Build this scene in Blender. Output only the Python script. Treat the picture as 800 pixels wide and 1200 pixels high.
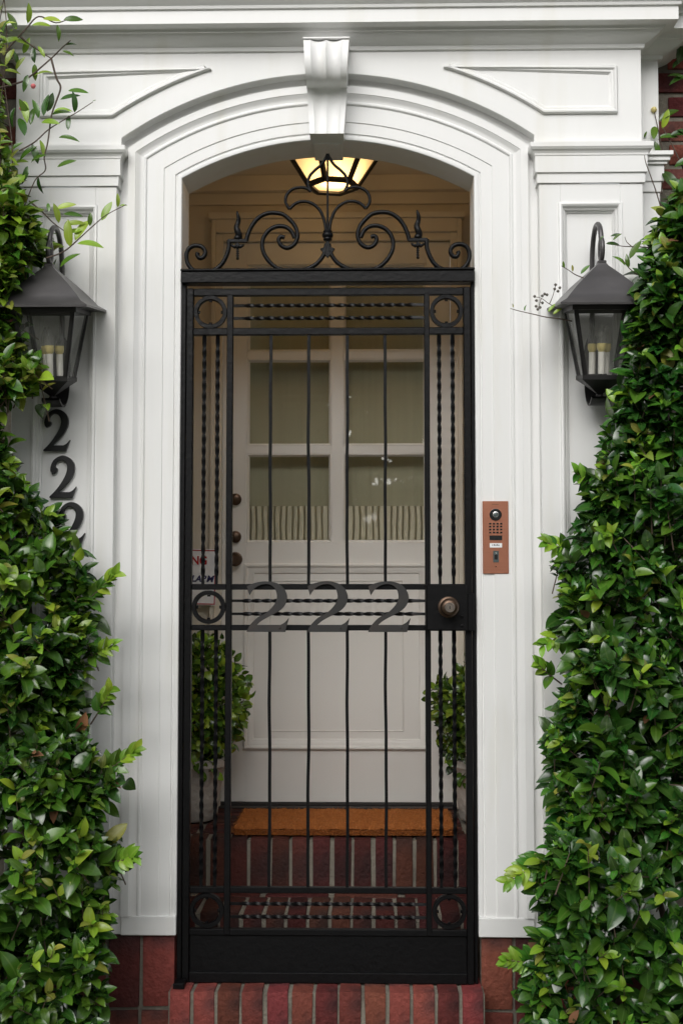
import bpy, bmesh, math, random
import numpy as np
from mathutils import Vector, Matrix
for o in list(bpy.data.objects): bpy.data.objects.remove(o)
SC = bpy.context.scene
COL = SC.collection
R = math.radians
random.seed(7)
rng = np.random.default_rng(11)

# ------------------------------------------------------------------ camera
CAM_LOC = (0.1199, -3.70, 1.1423)
PITCH, YAW = R(3.41), R(1.21)
cd = bpy.data.cameras.new('camera'); cam = bpy.data.objects.new('camera', cd); COL.objects.link(cam)
cam.location = CAM_LOC
cam.rotation_euler = (R(90) + PITCH, 0, YAW)
cd.sensor_fit = 'VERTICAL'; cd.sensor_height = 36; cd.sensor_width = 24
cd.lens = 1473 / 1200 * 36
cd.clip_start = 0.05; cd.clip_end = 500
SC.camera = cam
SC.render.resolution_x, SC.render.resolution_y = 682, 1024

# ------------------------------------------------------------------ sky and sun (bright overcast)
SUN_EL, SUN_ROT = R(32), R(192)      # behind the camera, a little to the left
w = bpy.data.worlds.new('World'); SC.world = w; w.use_nodes = True
nt = w.node_tree; nt.nodes.clear()
sky = nt.nodes.new('ShaderNodeTexSky'); sky.sky_type = 'NISHITA'; sky.sun_disc = False
sky.sun_elevation = SUN_EL; sky.sun_rotation = SUN_ROT; sky.air_density = 1.0; sky.dust_density = 3.0
hs = nt.nodes.new('ShaderNodeHueSaturation'); hs.inputs['Saturation'].default_value = 0.16
bg = nt.nodes.new('ShaderNodeBackground'); bg.inputs['Strength'].default_value = 0.10
wo = nt.nodes.new('ShaderNodeOutputWorld')
nt.links.new(sky.outputs[0], hs.inputs['Color']); nt.links.new(hs.outputs[0], bg.inputs[0]); nt.links.new(bg.outputs[0], wo.inputs[0])
sl = bpy.data.lights.new('sun', 'SUN'); sl.energy = 1.5; sl.angle = R(60); sl.color = (1, .985, .955)
sun = bpy.data.objects.new('sun', sl); COL.objects.link(sun)
sd = Vector((math.sin(SUN_ROT) * math.cos(SUN_EL), math.cos(SUN_ROT) * math.cos(SUN_EL), math.sin(SUN_EL)))
sun.rotation_euler = sd.to_track_quat('Z', 'Y').to_euler()
SC.view_settings.view_transform = 'Standard'; SC.view_settings.look = 'None'
SC.view_settings.exposure = 0.56; SC.view_settings.gamma = 1.0
SC.render.engine = 'CYCLES'
SC.cycles.max_bounces = 7; SC.cycles.diffuse_bounces = 4; SC.cycles.glossy_bounces = 3; SC.cycles.transparent_max_bounces = 12

# ------------------------------------------------------------------ materials
def mat(name, col, rough=.5, metal=0., spec=.5, var=0., vscale=6., bump=0., bscale=60., obj_var=0., island_var=0.,
        col2=None, c2scale=3., c2lo=.5, c2hi=.7, stretch=None, coat=0., hue_var=0., transl=0.):
    m = bpy.data.materials.new(name); m.use_nodes = True
    n = m.node_tree.nodes; L = m.node_tree.links
    b = n['Principled BSDF']
    b.inputs['Roughness'].default_value = rough; b.inputs['Metallic'].default_value = metal
    b.inputs['Specular IOR Level'].default_value = spec
    if coat: b.inputs['Coat Weight'].default_value = coat; b.inputs['Coat Roughness'].default_value = .15
    rgb = n.new('ShaderNodeRGB'); rgb.outputs[0].default_value = (*col, 1); out = rgb.outputs[0]
    tc = n.new('ShaderNodeTexCoord'); co = tc.outputs['Object']
    if stretch:
        mp = n.new('ShaderNodeMapping'); mp.inputs['Scale'].default_value = stretch; L.new(co, mp.inputs[0]); co = mp.outputs[0]
    def noise(scale, detail=5.):
        t = n.new('ShaderNodeTexNoise'); t.inputs['Scale'].default_value = scale; t.inputs['Detail'].default_value = detail
        L.new(co, t.inputs['Vector']); return t.outputs[0]
    if col2:
        mr = n.new('ShaderNodeMapRange'); mr.inputs[1].default_value = c2lo; mr.inputs[2].default_value = c2hi
        L.new(noise(c2scale), mr.inputs[0])
        mx = n.new('ShaderNodeMix'); mx.data_type = 'RGBA'; L.new(mr.outputs[0], mx.inputs[0]); L.new(out, mx.inputs[6]); mx.inputs[7].default_value = (*col2, 1); out = mx.outputs[2]
    def vary(src, amt, h=0.):
        nonlocal out
        mr = n.new('ShaderNodeMapRange'); mr.inputs[3].default_value = 1 - amt; mr.inputs[4].default_value = 1 + amt; L.new(src, mr.inputs[0])
        hv = n.new('ShaderNodeHueSaturation'); L.new(out, hv.inputs['Color']); L.new(mr.outputs[0], hv.inputs['Value'])
        if h:
            m2 = n.new('ShaderNodeMapRange'); m2.inputs[3].default_value = .5 - h; m2.inputs[4].default_value = .5 + h; 
            wn = n.new('ShaderNodeTexWhiteNoise'); wn.noise_dimensions = '1D'; L.new(src, wn.inputs['W']); L.new(wn.outputs[0], m2.inputs[0]); L.new(m2.outputs[0], hv.inputs['Hue'])
        out = hv.outputs[0]
    if var: vary(noise(vscale), var)
    if obj_var: vary(n.new('ShaderNodeObjectInfo').outputs['Random'], obj_var, hue_var)
    if island_var: vary(n.new('ShaderNodeNewGeometry').outputs['Random Per Island'], island_var, hue_var)
    L.new(out, b.inputs['Base Color'])
    if bump:
        bp = n.new('ShaderNodeBump'); bp.inputs['Strength'].default_value = 1.; bp.inputs['Distance'].default_value = bump
        L.new(noise(bscale), bp.inputs['Height']); L.new(bp.outputs[0], b.inputs['Normal'])
    if transl:
        tr = n.new('ShaderNodeBsdfTranslucent'); L.new(out, tr.inputs[0]); ms = n.new('ShaderNodeMixShader'); ms.inputs[0].default_value = transl
        L.new(b.outputs[0], ms.inputs[1]); L.new(tr.outputs[0], ms.inputs[2]); L.new(ms.outputs[0], n['Material Output'].inputs[0])
    return m

def glass_mat(name, tint=(1, 1, 1), ior=1.5, rough=0., pale_haze=0.):
    m = bpy.data.materials.new(name); m.use_nodes = True; n = m.node_tree.nodes; L = m.node_tree.links; n.clear()
    o = n.new('ShaderNodeOutputMaterial'); t = n.new('ShaderNodeBsdfTransparent'); t.inputs[0].default_value = (*tint, 1)
    g = n.new('ShaderNodeBsdfGlossy'); g.inputs['Roughness'].default_value = rough
    fr = n.new('ShaderNodeFresnel'); ge = n.new('ShaderNodeNewGeometry'); mi_ = n.new('ShaderNodeMapRange')   # a thin pane reflects alike from both sides
    mi_.inputs[3].default_value = ior; mi_.inputs[4].default_value = 1 / ior; L.new(ge.outputs['Backfacing'], mi_.inputs[0]); L.new(mi_.outputs[0], fr.inputs[0])
    ms = n.new('ShaderNodeMixShader'); L.new(fr.outputs[0], ms.inputs[0]); L.new(t.outputs[0], ms.inputs[1]); L.new(g.outputs[0], ms.inputs[2])
    src = ms.outputs[0]
    if pale_haze:
        d = n.new('ShaderNodeBsdfDiffuse'); d.inputs[0].default_value = (.68, .68, .65, 1); m2 = n.new('ShaderNodeMixShader')  # pale haze mixed into the glass, standing in for bright reflections on the panes
        tn = n.new('ShaderNodeTexNoise'); tn.inputs['Scale'].default_value = 14; mr = n.new('ShaderNodeMapRange'); mr.inputs[1].default_value = .2; mr.inputs[2].default_value = .9; mr.inputs[3].default_value = pale_haze * .75; mr.inputs[4].default_value = pale_haze
        L.new(tn.outputs[0], mr.inputs[0]); L.new(mr.outputs[0], m2.inputs[0]); L.new(src, m2.inputs[1]); L.new(d.outputs[0], m2.inputs[2]); src = m2.outputs[0]
    L.new(src, o.inputs[0]); return m

M = {}
M['white'] = mat('white_paint', (.81, .81, .80), .42, var=.035, vscale=2.2, bump=.00015, bscale=9, stretch=(6, 6, .8), col2=(.72, .71, .66), c2scale=2.2, c2lo=.52, c2hi=.85)
M['cream'] = mat('vestibule_paint', (.72, .66, .56), .5, var=.03, vscale=2, bump=.0006, bscale=20)
M['door'] = mat('door_paint', (.80, .775, .735), .4, var=.03, vscale=2, bump=.0005, bscale=30)
M['iron'] = mat('black_iron', (.0030, .0030, .0036), .42, spec=.20, var=.3, vscale=30, bump=.0012, bscale=70)
M['steel'] = mat('weathered_steel', (.022, .021, .0205), .6, metal=.05, var=.2, vscale=25, bump=.0004, bscale=80, col2=(.034, .027, .023), c2scale=14)
M['number'] = mat('black_number_paint', (.012, .012, .014), .35, var=.2, vscale=20)
M['zinc'] = mat('lantern_metal', (.105, .10, .102), .38, metal=.6, var=.25, vscale=9, bump=.0006, bscale=30, col2=(.13, .123, .125), c2scale=7)
M['bronze_dark'] = mat('dark_lantern_frame', (.022, .021, .021), .45, metal=.3, var=.2, vscale=20)
M['brass'] = mat('aged_brass', (.11, .072, .05), .34, metal=.85, var=.3, vscale=60)
M['brass_bright'] = mat('worn_brass', (.30, .265, .235), .3, metal=.9, var=.2, vscale=60)
M['copper'] = mat('brushed_copper', (.46, .195, .125), .38, metal=.85, var=.10, vscale=5, bump=.0002, bscale=80, stretch=(1, 1, 60))
M['blackplastic'] = mat('black_plastic', (.008, .008, .009), .25)
M['greyplastic'] = mat('grey_plastic', (.07, .09, .09), .35)
M['silver'] = mat('silver', (.55, .55, .55), .25, metal=1)
M['label_white'] = mat('white_label', (.82, .82, .82), .5)
M['ink'] = mat('label_ink', (.05, .05, .06), .6)
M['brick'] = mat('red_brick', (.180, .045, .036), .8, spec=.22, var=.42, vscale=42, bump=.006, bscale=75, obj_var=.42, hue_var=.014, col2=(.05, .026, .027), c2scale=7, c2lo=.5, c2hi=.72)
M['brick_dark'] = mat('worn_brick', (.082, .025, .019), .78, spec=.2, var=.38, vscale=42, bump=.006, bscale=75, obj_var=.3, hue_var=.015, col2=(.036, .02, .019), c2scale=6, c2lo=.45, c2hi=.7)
M['mortar'] = mat('mortar', (.20, .18, .145), .9, var=.25, vscale=20, bump=.004, bscale=90, col2=(.11, .095, .078), c2scale=8)
M['mortar_dark'] = mat('stained_mortar', (.15, .135, .11), .9, var=.3, vscale=20, bump=.004, bscale=90)
M['brick_far'] = mat('brick_far', (.17, .065, .05), .8, var=.3, vscale=10)
M['coir'] = mat('coir', (.38, .125, .030), .95, spec=.1, var=.35, vscale=40, bump=.006, bscale=160)
M['coir_fibre'] = mat('coir_fibre', (.42, .16, .045), .9, island_var=.4)
M['threshold'] = mat('threshold', (.035, .03, .028), .5)
M['shade'] = mat('shade_fabric', (.47, .45, .32), .9, var=.12, vscale=4, stretch=(14, 1, .5))
M['curtain'] = mat('curtain_fabric', (.70, .66, .52), .9)
M['stone_pot'] = mat('stone_pot', (.42, .39, .35), .85, var=.25, vscale=12, bump=.012, bscale=28)
M['soil'] = mat('soil', (.03, .022, .015), .95, bump=.01, bscale=40)
M['bark'] = mat('bark', (.085, .06, .045), .85, var=.3, vscale=30, bump=.003, bscale=80)
M['twig'] = mat('twig', (.12, .085, .06), .7)
M['concrete'] = mat('paving', (.15, .145, .12), .85, var=.15, vscale=3, bump=.004, bscale=40)
M['grass'] = mat('lawn', (.06, .10, .03), .9, var=.3, vscale=9)
M['candle'] = mat('candle_sleeve', (.78, .76, .70), .5)
M['bulb_base'] = mat('bulb_collar', (.62, .52, .20), .4)
M['red'] = mat('sign_red', (.42, .012, .018), .5)
M['navy'] = mat('sign_navy', (.018, .016, .10), .5)
M['sign'] = mat('sign_white', (.86, .87, .90), .45)
M['glass'] = glass_mat('door_glass', (.98, .98, .97), 1.5, rough=.015)
M['lglass'] = glass_mat('lantern_glass', (.97, .97, .96), 1.4, pale_haze=.075)
M['bulbglass'] = glass_mat('bulb_glass', (.93, .93, .92), 1.4, pale_haze=.12)
def leaf_mat(name, col, rib, rough, var, hue, transl):
    m = mat(name, col, rough, spec=.65, island_var=var, obj_var=var, hue_var=hue, transl=transl); n = m.node_tree.nodes; L = m.node_tree.links
    at = n.new('ShaderNodeAttribute'); at.attribute_name = 'across'; mr = n.new('ShaderNodeMapRange'); mr.inputs[1].default_value = .02; mr.inputs[2].default_value = .16; mr.inputs[3].default_value = .6; mr.inputs[4].default_value = 0
    L.new(at.outputs['Fac'], mr.inputs[0]); mx = n.new('ShaderNodeMix'); mx.data_type = 'RGBA'; b = n['Principled BSDF']; src = b.inputs['Base Color'].links[0].from_socket
    L.new(mr.outputs[0], mx.inputs[0]); L.new(src, mx.inputs[6]); mx.inputs[7].default_value = (*rib, 1); L.new(mx.outputs[2], b.inputs['Base Color']); return m
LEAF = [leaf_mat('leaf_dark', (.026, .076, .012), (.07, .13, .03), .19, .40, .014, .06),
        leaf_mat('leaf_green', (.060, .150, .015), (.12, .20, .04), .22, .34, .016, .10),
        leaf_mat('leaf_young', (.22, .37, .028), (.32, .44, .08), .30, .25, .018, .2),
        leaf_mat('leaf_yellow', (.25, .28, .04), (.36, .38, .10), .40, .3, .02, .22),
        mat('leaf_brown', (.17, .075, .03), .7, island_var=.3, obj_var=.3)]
def lamp_glass():
    m = bpy.data.materials.new('frosted_lamp_glass'); m.use_nodes = True; n = m.node_tree.nodes; L = m.node_tree.links; n.clear()
    o = n.new('ShaderNodeOutputMaterial'); t = n.new('ShaderNodeBsdfTranslucent'); t.inputs[0].default_value = (.105, .090, .062, 1)
    d = n.new('ShaderNodeBsdfTransparent'); d.inputs[0].default_value = (.45, .40, .30, 1)
    ms = n.new('ShaderNodeMixShader'); ms.inputs[0].default_value = .12; L.new(t.outputs[0], ms.inputs[1]); L.new(d.outputs[0], ms.inputs[2]); L.new(ms.outputs[0], o.inputs[0]); return m
M['lampglass'] = lamp_glass()
def emis(name, c, s):
    m = bpy.data.materials.new(name); m.use_nodes = True; n = m.node_tree.nodes; n.clear(); o = n.new('ShaderNodeOutputMaterial'); e = n.new('ShaderNodeEmission')
    e.inputs[0].default_value = (*c, 1); e.inputs[1].default_value = s; m.node_tree.links.new(e.outputs[0], o.inputs[0]); return m
M['bulb_lit'] = emis('lit_bulb', (1, .74, .42), 4)

# ------------------------------------------------------------------ mesh helpers
class MB:
    def __init__(s): s.v = []; s.f = []; s.mi = []
    def add(s, vs, fs, mi=0):
        b = len(s.v); s.v += [tuple(v) for v in vs]; s.f += [tuple(b + i for i in f) for f in fs]; s.mi += [mi] * len(fs); return s
    def box(s, x0, x1, y0, y1, z0, z1, mi=0):
        return s.add([(x0, y0, z0), (x1, y0, z0), (x1, y1, z0), (x0, y1, z0), (x0, y0, z1), (x1, y0, z1), (x1, y1, z1), (x0, y1, z1)],
                     [(0, 3, 2, 1), (4, 5, 6, 7), (0, 1, 5, 4), (1, 2, 6, 5), (2, 3, 7, 6), (3, 0, 4, 7)], mi)
    def prism(s, poly, y0, y1, mi=0):
        """poly in (x, z), extruded along Y"""
        n = len(poly)
        a = sum(poly[i][0] * poly[(i + 1) % n][1] - poly[(i + 1) % n][0] * poly[i][1] for i in range(n))
        if a < 0: poly = poly[::-1]
        vs = [(x, y0, z) for x, z in poly] + [(x, y1, z) for x, z in poly]
        fs = [tuple(range(n)), tuple(range(2 * n - 1, n - 1, -1))] + [(i, n + i, n + (i + 1) % n, (i + 1) % n) for i in range(n)]
        return s.add(vs, fs, mi)
    def grid(s, rows, close_u=False, close_v=False, mi=0):
        """rows: list of equal-length point lists"""
        nu, nv = len(rows), len(rows[0]); vs = [p for r in rows for p in r]; fs = []
        for i in range(nu if close_u else nu - 1):
            for j in range(nv if close_v else nv - 1):
                a, b = i, (i + 1) % nu; c, d = j, (j + 1) % nv
                fs.append((a * nv + c, a * nv + d, b * nv + d, b * nv + c))
        return s.add(vs, fs, mi)
    def tube(s, pts, r, n=8, cap=True, mi=0, square=False, flat=1.):
        pts = [Vector(p) for p in pts]; rows = []; prev = None; N = len(pts)
        for i, p in enumerate(pts):
            t = (pts[min(i + 1, N - 1)] - pts[max(i - 1, 0)]).normalized()
            if prev is None:
                a = Vector((0, 1, 0)) if abs(t.y) < .9 else Vector((1, 0, 0))
                u = (a - t * a.dot(t)).normalized()
            else: u = (prev - t * prev.dot(t)).normalized()
            prev = u; v = t.cross(u); rr = r[i] if isinstance(r, (list, tuple)) else r
            rows.append([p + (u * math.cos(2 * math.pi * (k + .5) / n) * flat + v * math.sin(2 * math.pi * (k + .5) / n)) * rr for k in range(n)])
        b = len(s.v); s.grid(rows, close_v=True, mi=mi)
        if cap:
            s.f.append(tuple(b + k for k in range(n))[::-1]); s.f.append(tuple(b + (N - 1) * n + k for k in range(n))); s.mi += [mi, mi]
        return s
    def lathe(s, prof, c=(0, 0, 0), n=20, axis='Z', mi=0):
        """prof: (radius, height); axis Z up, or Y pointing to the viewer (-Y)"""
        rows = []
        for r, h in prof:
            row = []
            for k in range(n):
                a = 2 * math.pi * k / n; x, y = r * math.cos(a), r * math.sin(a)
                row.append((c[0] + x, c[1] + y, c[2] + h) if axis == 'Z' else (c[0] + x, c[1] - h, c[2] + y))
            rows.append(row)
        return s.grid(rows, close_v=True, mi=mi)
    def twist(s, p0, p1, half, turn=.13, plain=.02, seg=.0055):
        """square bar twisted along its length"""
        p0, p1 = Vector(p0), Vector(p1); d = p1 - p0; Ln = d.length; t = d / Ln; u = Vector((0, 1, 0)); v = t.cross(u)
        ss = [0.] + list(np.arange(plain, Ln - plain, seg)) + [Ln]; rows = []
        for q in ss:
            a = max(0, min(q, Ln - plain) - plain) / turn * 2 * math.pi + math.pi / 4
            k = 1.05 if plain < q < Ln - plain else .95
            rows.append([p0 + t * q + (u * math.cos(a + j * math.pi / 2) + v * math.sin(a + j * math.pi / 2)) * half * 1.35 * k for j in range(4)])
        return s.grid(rows, close_v=True)
    def moulding(s, poly, prof, y, closed=True, mi=0):
        """sweep a profile [(inward offset, y offset)] round a polygon in (x, z)"""
        n = len(poly); P = [Vector(p) for p in poly]
        a = sum(P[i].x * P[(i + 1) % n].y - P[(i + 1) % n].x * P[i].y for i in range(n))
        if a < 0: P = P[::-1]
        rows = []
        for i in range(n):
            e0 = (P[i] - P[i - 1]).normalized(); e1 = (P[(i + 1) % n] - P[i]).normalized()
            n0 = Vector((-e0.y, e0.x)); n1 = Vector((-e1.y, e1.x)); m = (n0 + n1)
            m = m / max(.4, (1 + n0.dot(n1)))
            rows.append([(P[i].x + m.x * d, y + dy, P[i].y + m.y * d) for d, dy in prof])
        return s.grid(rows, close_u=True, mi=mi)
    def mesh(s, name, mats, smooth=None, fix=True, bevel=0.):
        me = bpy.data.meshes.new(name); me.from_pydata(s.v, [], s.f)
        for m in (mats if isinstance(mats, (list, tuple)) else [mats]): me.materials.append(m)
        me.polygons.foreach_set('material_index', s.mi)
        if fix or bevel:
            bm = bmesh.new(); bm.from_mesh(me)
            if bevel:
                es = [e for e in bm.edges if len(e.link_faces) == 2 and e.calc_face_angle(0) > .6]
                bmesh.ops.bevel(bm, geom=es, offset=bevel, segments=1, affect='EDGES', profile=.5)
            bmesh.ops.recalc_face_normals(bm, faces=bm.faces); bm.to_mesh(me); bm.free()
        if smooth is not None:
            me.shade_smooth()
            if smooth < 180: me.set_sharp_from_angle(angle=R(smooth))
        me.update(); return me
    def build(s, name, mats, parent=None, smooth=None, bevel=0., fix=True):
        return link(name, s.mesh(name, mats, smooth, fix, bevel), parent)
def link(name, me, parent=None, loc=None, rot=None):
    o = bpy.data.objects.new(name, me); COL.objects.link(o)
    if parent: o.parent = parent
    if loc: o.location = loc
    if rot: o.rotation_euler = rot
    return o
def empty(name, label, cat, loc=(0, 0, 0), group=None, rot=(0, 0, 0)):
    o = bpy.data.objects.new(name, None); COL.objects.link(o); o.location = loc; o.rotation_euler = rot; o.empty_display_size = .05
    return tag(o, label, cat, group)
def tag(o, label=None, cat=None, group=None, kind=None):
    if label: o['label'] = label
    if cat: o['category'] = cat
    if group: o['group'] = group
    if kind: o['kind'] = kind
    return o
def box(name, m, parent, x0, x1, y0, y1, z0, z1, bevel=.0015):
    return MB().box(x0, x1, y0, y1, z0, z1).build(name, m, parent, bevel=bevel)

def brick_meshes(w, d, h, m, n=5, name='brick', rough=.0025):
    """a few uneven bricks centred on their own origin"""
    out = []
    for k in range(n):
        bm = bmesh.new(); bmesh.ops.create_cube(bm, size=1)
        for v in bm.verts:
            v.co = Vector((v.co.x * w, v.co.y * d, v.co.z * h)) + Vector([random.uniform(-rough, rough) for _ in range(3)])
        bmesh.ops.bevel(bm, geom=list(bm.edges), offset=min(.004, w * .07), segments=2, affect='EDGES', profile=.6)
        me = bpy.data.meshes.new(name); bm.to_mesh(me); bm.free(); me.materials.append(m); me.shade_smooth(); me.set_sharp_from_angle(angle=R(50)); out.append(me)
    return out

# ------------------------------------------------------------------ ground
g = MB().grid([[(x, y, -.36) for x in (-60, 60)] for y in (-60, 60)]).build('ground', M['grass']); tag(g, kind='structure')
pth = MB().box(-1.0, 1.0, -30, -.30, -.40, -.352).build('path', M['concrete']); tag(pth, kind='structure')
fs_ = MB().box(-30, 30, -30, -2.2, -.41, -.348).build('pavement', M['concrete']); tag(fs_, kind='structure')

# trees across the street, seen only as the dark green reflection in the door glass
tv, tf, ti = [], [], []
for k in range(36000):
    tx = rng.integers(-6, 7) * 3.1; c_ = np.array((tx + rng.normal(0, .3), -16 - 3 * (int(tx * 7) % 3), 4.2 + (int(tx * 5) % 4) * .5)); d = rng.normal(size=3); d /= np.linalg.norm(d)
    p = c_ + d * np.array((2.3, 2.0, 3.4)) * rng.uniform(.5, 1) ** .4 * (1 + .2 * math.sin(d[0] * 6 + tx) * math.sin(d[2] * 7)); a = rng.normal(size=3); a /= np.linalg.norm(a); b_ = np.cross(a, rng.normal(size=3)); b_ /= np.linalg.norm(b_)
    q = len(tv); L = rng.uniform(.18, .42); tv += [tuple(p - a * L), tuple(p + b_ * L * .5), tuple(p + a * L), tuple(p - b_ * L * .5)]; tf.append((q, q + 1, q + 2, q + 3)); ti.append(0 if rng.random() < .6 else 1)
me = bpy.data.meshes.new('street_trees'); me.from_pydata(tv, [], tf); me.materials.append(LEAF[0]); me.materials.append(LEAF[1]); me.polygons.foreach_set('material_index', ti)
tb = link('street_trees', me); tag(tb, kind='stuff')

# ------------------------------------------------------------------ white door surround
sur = empty('door_surround', 'white painted wooden door surround with arched opening, pilasters and cornice', 'door surround', (0, 0, 0))
WH = M['white']
CZ, R0, XI = 1.599, .885, .437          # centre height and radius of the arch, half width of the opening
FY = -.04                               # front of the frieze and the pilasters
prof = [(0., .15), (0., .006), (.002, .003), (.008, .002), (.014, .003), (.0165, .006), (.0185, .006), (.0205, .001), (.0525, .001), (.0540, -.002), (.104, -.002),
        (.1050, -.005), (.108, -.0075), (.112, -.0075), (.116, -.0045), (.121, -.0045), (.128, -.007), (.133, -.0115), (.1365, -.013), (.1375, -.015), (.160, -.015), (.1615, .002), (.225, .002)]
def jamb(sx):
    rows = []
    for d, y in prof:
        x = XI + d; zt = CZ + math.sqrt((R0 + d) ** 2 - x * x)
        rows.append([(sx * x, y, .19), (sx * x, y, zt)])
    mb = MB().grid(rows)
    o = mb.build('jamb', WH, sur, smooth=28)
    b = MB()                               # plinth block at the foot
    b.box(min(sx * XI, sx * .597), max(sx * XI, sx * .597), -.009, .15, .135, .19); b.build('plinth_block', WH, sur, bevel=.002)
    box('backing_strip', WH, sur, min(sx * .5975, sx * .66), max(sx * .5975, sx * .66), .003, .15, .135, .19)
    return o
jamb(-1); jamb(1)
rows = []
for d, y in prof:
    r = R0 + d; a = math.asin((XI + d) / r)
    rows.append([(r * math.sin(t), y, CZ + r * math.cos(t)) for t in np.linspace(-a, a, 72)])
MB().grid(rows).build('arch_moulding', WH, sur, smooth=28)
# frieze board with the arch cut out of it
RF = 1.071
poly = [(.93, 2.449), (.93, 2.76), (-.93, 2.76), (-.93, 2.449), (-.612, 2.449)]
a = math.asin(.612 / RF)
poly += [(RF * math.sin(t), CZ + RF * math.cos(t)) for t in np.linspace(-a, a, 60)] + [(.612, 2.449)]
MB().prism(poly, FY, .018).build('frieze', WH, sur, bevel=.0015)
# spandrel panels: raised moulding round a sunk-looking field
RS = 1.138; mprof = [(0, 0), (0, -.008), (.003, -.012), (.008, -.012), (.012, -.006), (.018, -.006), (.0195, -.004), (.024, -.002), (.0245, 0)]
for sx in (-1, 1):
    a0, a1 = math.asin(.345 / RS), math.asin(.639 / RS)
    pl = [(sx * RS * math.sin(t), CZ + RS * math.cos(t)) for t in np.linspace(a0, a1, 20)]
    pl += [(sx * .858, 2.541), (sx * .858, pl[0][1])]
    MB().moulding(pl, mprof, FY).build('panel_moulding', WH, sur, smooth=40)
# pilasters with sunk panels
def pilaster(sx):
    X = lambda a, b: (min(sx * a, sx * b), max(sx * a, sx * b))
    z0, z1, pz0, pz1 = .135, 2.33, .42, 2.268
    x0, x1, px0, px1 = .625, .93, .688, .862
    box('stile', WH, sur, *X(x0, px0), FY, .15, z0, z1); box('stile', WH, sur, *X(px1, x1), FY, .15, z0, z1)
    box('rail', WH, sur, *X(px0, px1), FY, .15, pz1, z1, 0); box('rail', WH, sur, *X(px0, px1), FY, .15, z0, pz0, 0)
    box('panel', WH, sur, *X(px0, px1), FY + .022, .15, pz0, pz1, 0)
    pp = [(sx * px0, pz0), (sx * px1, pz0), (sx * px1, pz1), (sx * px0, pz1)]
    MB().moulding(pp, [(-.007, 0), (-.005, -.006), (0, -.008), (.005, -.005), (.008, .004), (.013, .006), (.015, .014), (.019, .016), (.021, .022)], FY).build('panel_moulding', WH, sur, smooth=40)
    # capital: stacked fascias and an ovolo
    rows = []
    for o, z in CAPP:
        rows.append([(sx * (x0 - o), .10, z), (sx * (x0 - o), FY - o, z), (sx * (x1 + o), FY - o, z), (sx * (x1 + o), .10, z)])
    MB().grid(rows).build('capital', WH, sur, smooth=25)
CAPP = [(0, 2.331), (.006, 2.332), (.006, 2.361), (.012, 2.362), (.012, 2.411), (.014, 2.412), (.0145, 2.418), (.018, 2.424), (.024, 2.428), (.0265, 2.433), (.0275, 2.434), (.0275, 2.448), (0, 2.4485)]
pilaster(-1); pilaster(1)
# stepped-back half pilaster on the right
box('half_pilaster', WH, sur, .93, 1.0, .045, .14, .135, 2.74)
c = MB()
for o, za, zb in ((.006, 2.33, 2.361), (.011, 2.361, 2.411), (.019, 2.411, 2.420), (.026, 2.420, 2.434), (.034, 2.434, 2.447)):
    c.box(.931, 1.0 + o, .045 - o, .13, za, zb)
c.build('half_capital', WH, sur, bevel=.001)
# cornice: profile swept along the front and mitred round the right end
cprof = [(0, 2.735), (.008, 2.737), (.010, 2.748), (.018, 2.751), (.030, 2.757), (.044, 2.766), (.050, 2.774), (.056, 2.775), (.060, 2.782), (.064, 2.784), (.090, 2.785), (.090, 2.824), (.097, 2.826), (.099, 2.834), (.108, 2.842), (.122, 2.856), (.126, 2.88), (.126, 2.91), (0, 2.93)]
def cornice(name, xl, xr, yf, yb, k=1., ext_r=0.):
    rows = []
    for o, z in cprof:
        o *= k
        rows.append([(xl - o, yb, z), (xl - o, yf - o, z), (xr + o + ext_r, yf - o, z), (xr + o + ext_r, yb, z)])
    return MB().grid(rows).build(name, WH, sur, smooth=25)
cornice('cornice', -.93, .93, FY, .15)
cornice('side_cornice', .935, 1.0, .045, .16, 1.28)
box('attic_board', WH, sur, -1.2, 1.4, .02, .15, 2.88, 3.3)
# keystone: scrolled, fluted corbel
def keystone():
    k = MB()
    zs = np.linspace(0, 1, 40); rows = []
    # silhouette from the side: (z, y) - big volute at the top, hollow, foot
    side = [(2.738, -.120), (2.724, -.136), (2.700, -.147), (2.672, -.151), (2.648, -.148), (2.630, -.140), (2.618, -.128), (2.613, -.112), (2.613, -.094), (2.609, -.080), (2.596, -.070), (2.570, -.064), (2.540, -.064), (2.510, -.069), (2.488, -.076), (2.473, -.079)]
    for z, y in side:
        t = (z - 2.473) / (2.738 - 2.473); hw = .050 + .017 * t
        row = [(-hw, .0, z)]
        us = np.linspace(-1, 1, 41)
        for u in us:
            # two broad flutes between fillets on the volute, shallow ones on the shaft
            dep = 0.
            if abs(u) < .68:
                dep = (.010 if z > 2.6125 else .004) * abs(math.sin(u / .68 * math.pi)) ** .8
            if .68 <= abs(u) < .74: dep = -.001
            row.append((hw * u, y + dep, z))
        row.append((hw, .0, z)); rows.append(row)
    k.grid(rows)
    b = [(x, y, 2.473) for x, y in ((-.050, .0), (-.050, -.079), (.050, -.079), (.050, .0))]
    k.add(b, [(0, 1, 2, 3)])
    o = k.build('keystone', WH, sur, smooth=35)
    t = MB().box(-.0675, .0675, -.128, .0, 2.739, 2.7425); t.build('keystone_cap', WH, o)
    u = MB().box(-.044, .044, -.0, .149, 2.470, 2.486); u.build('keystone_soffit', WH, o, bevel=.002)
keystone()

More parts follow.
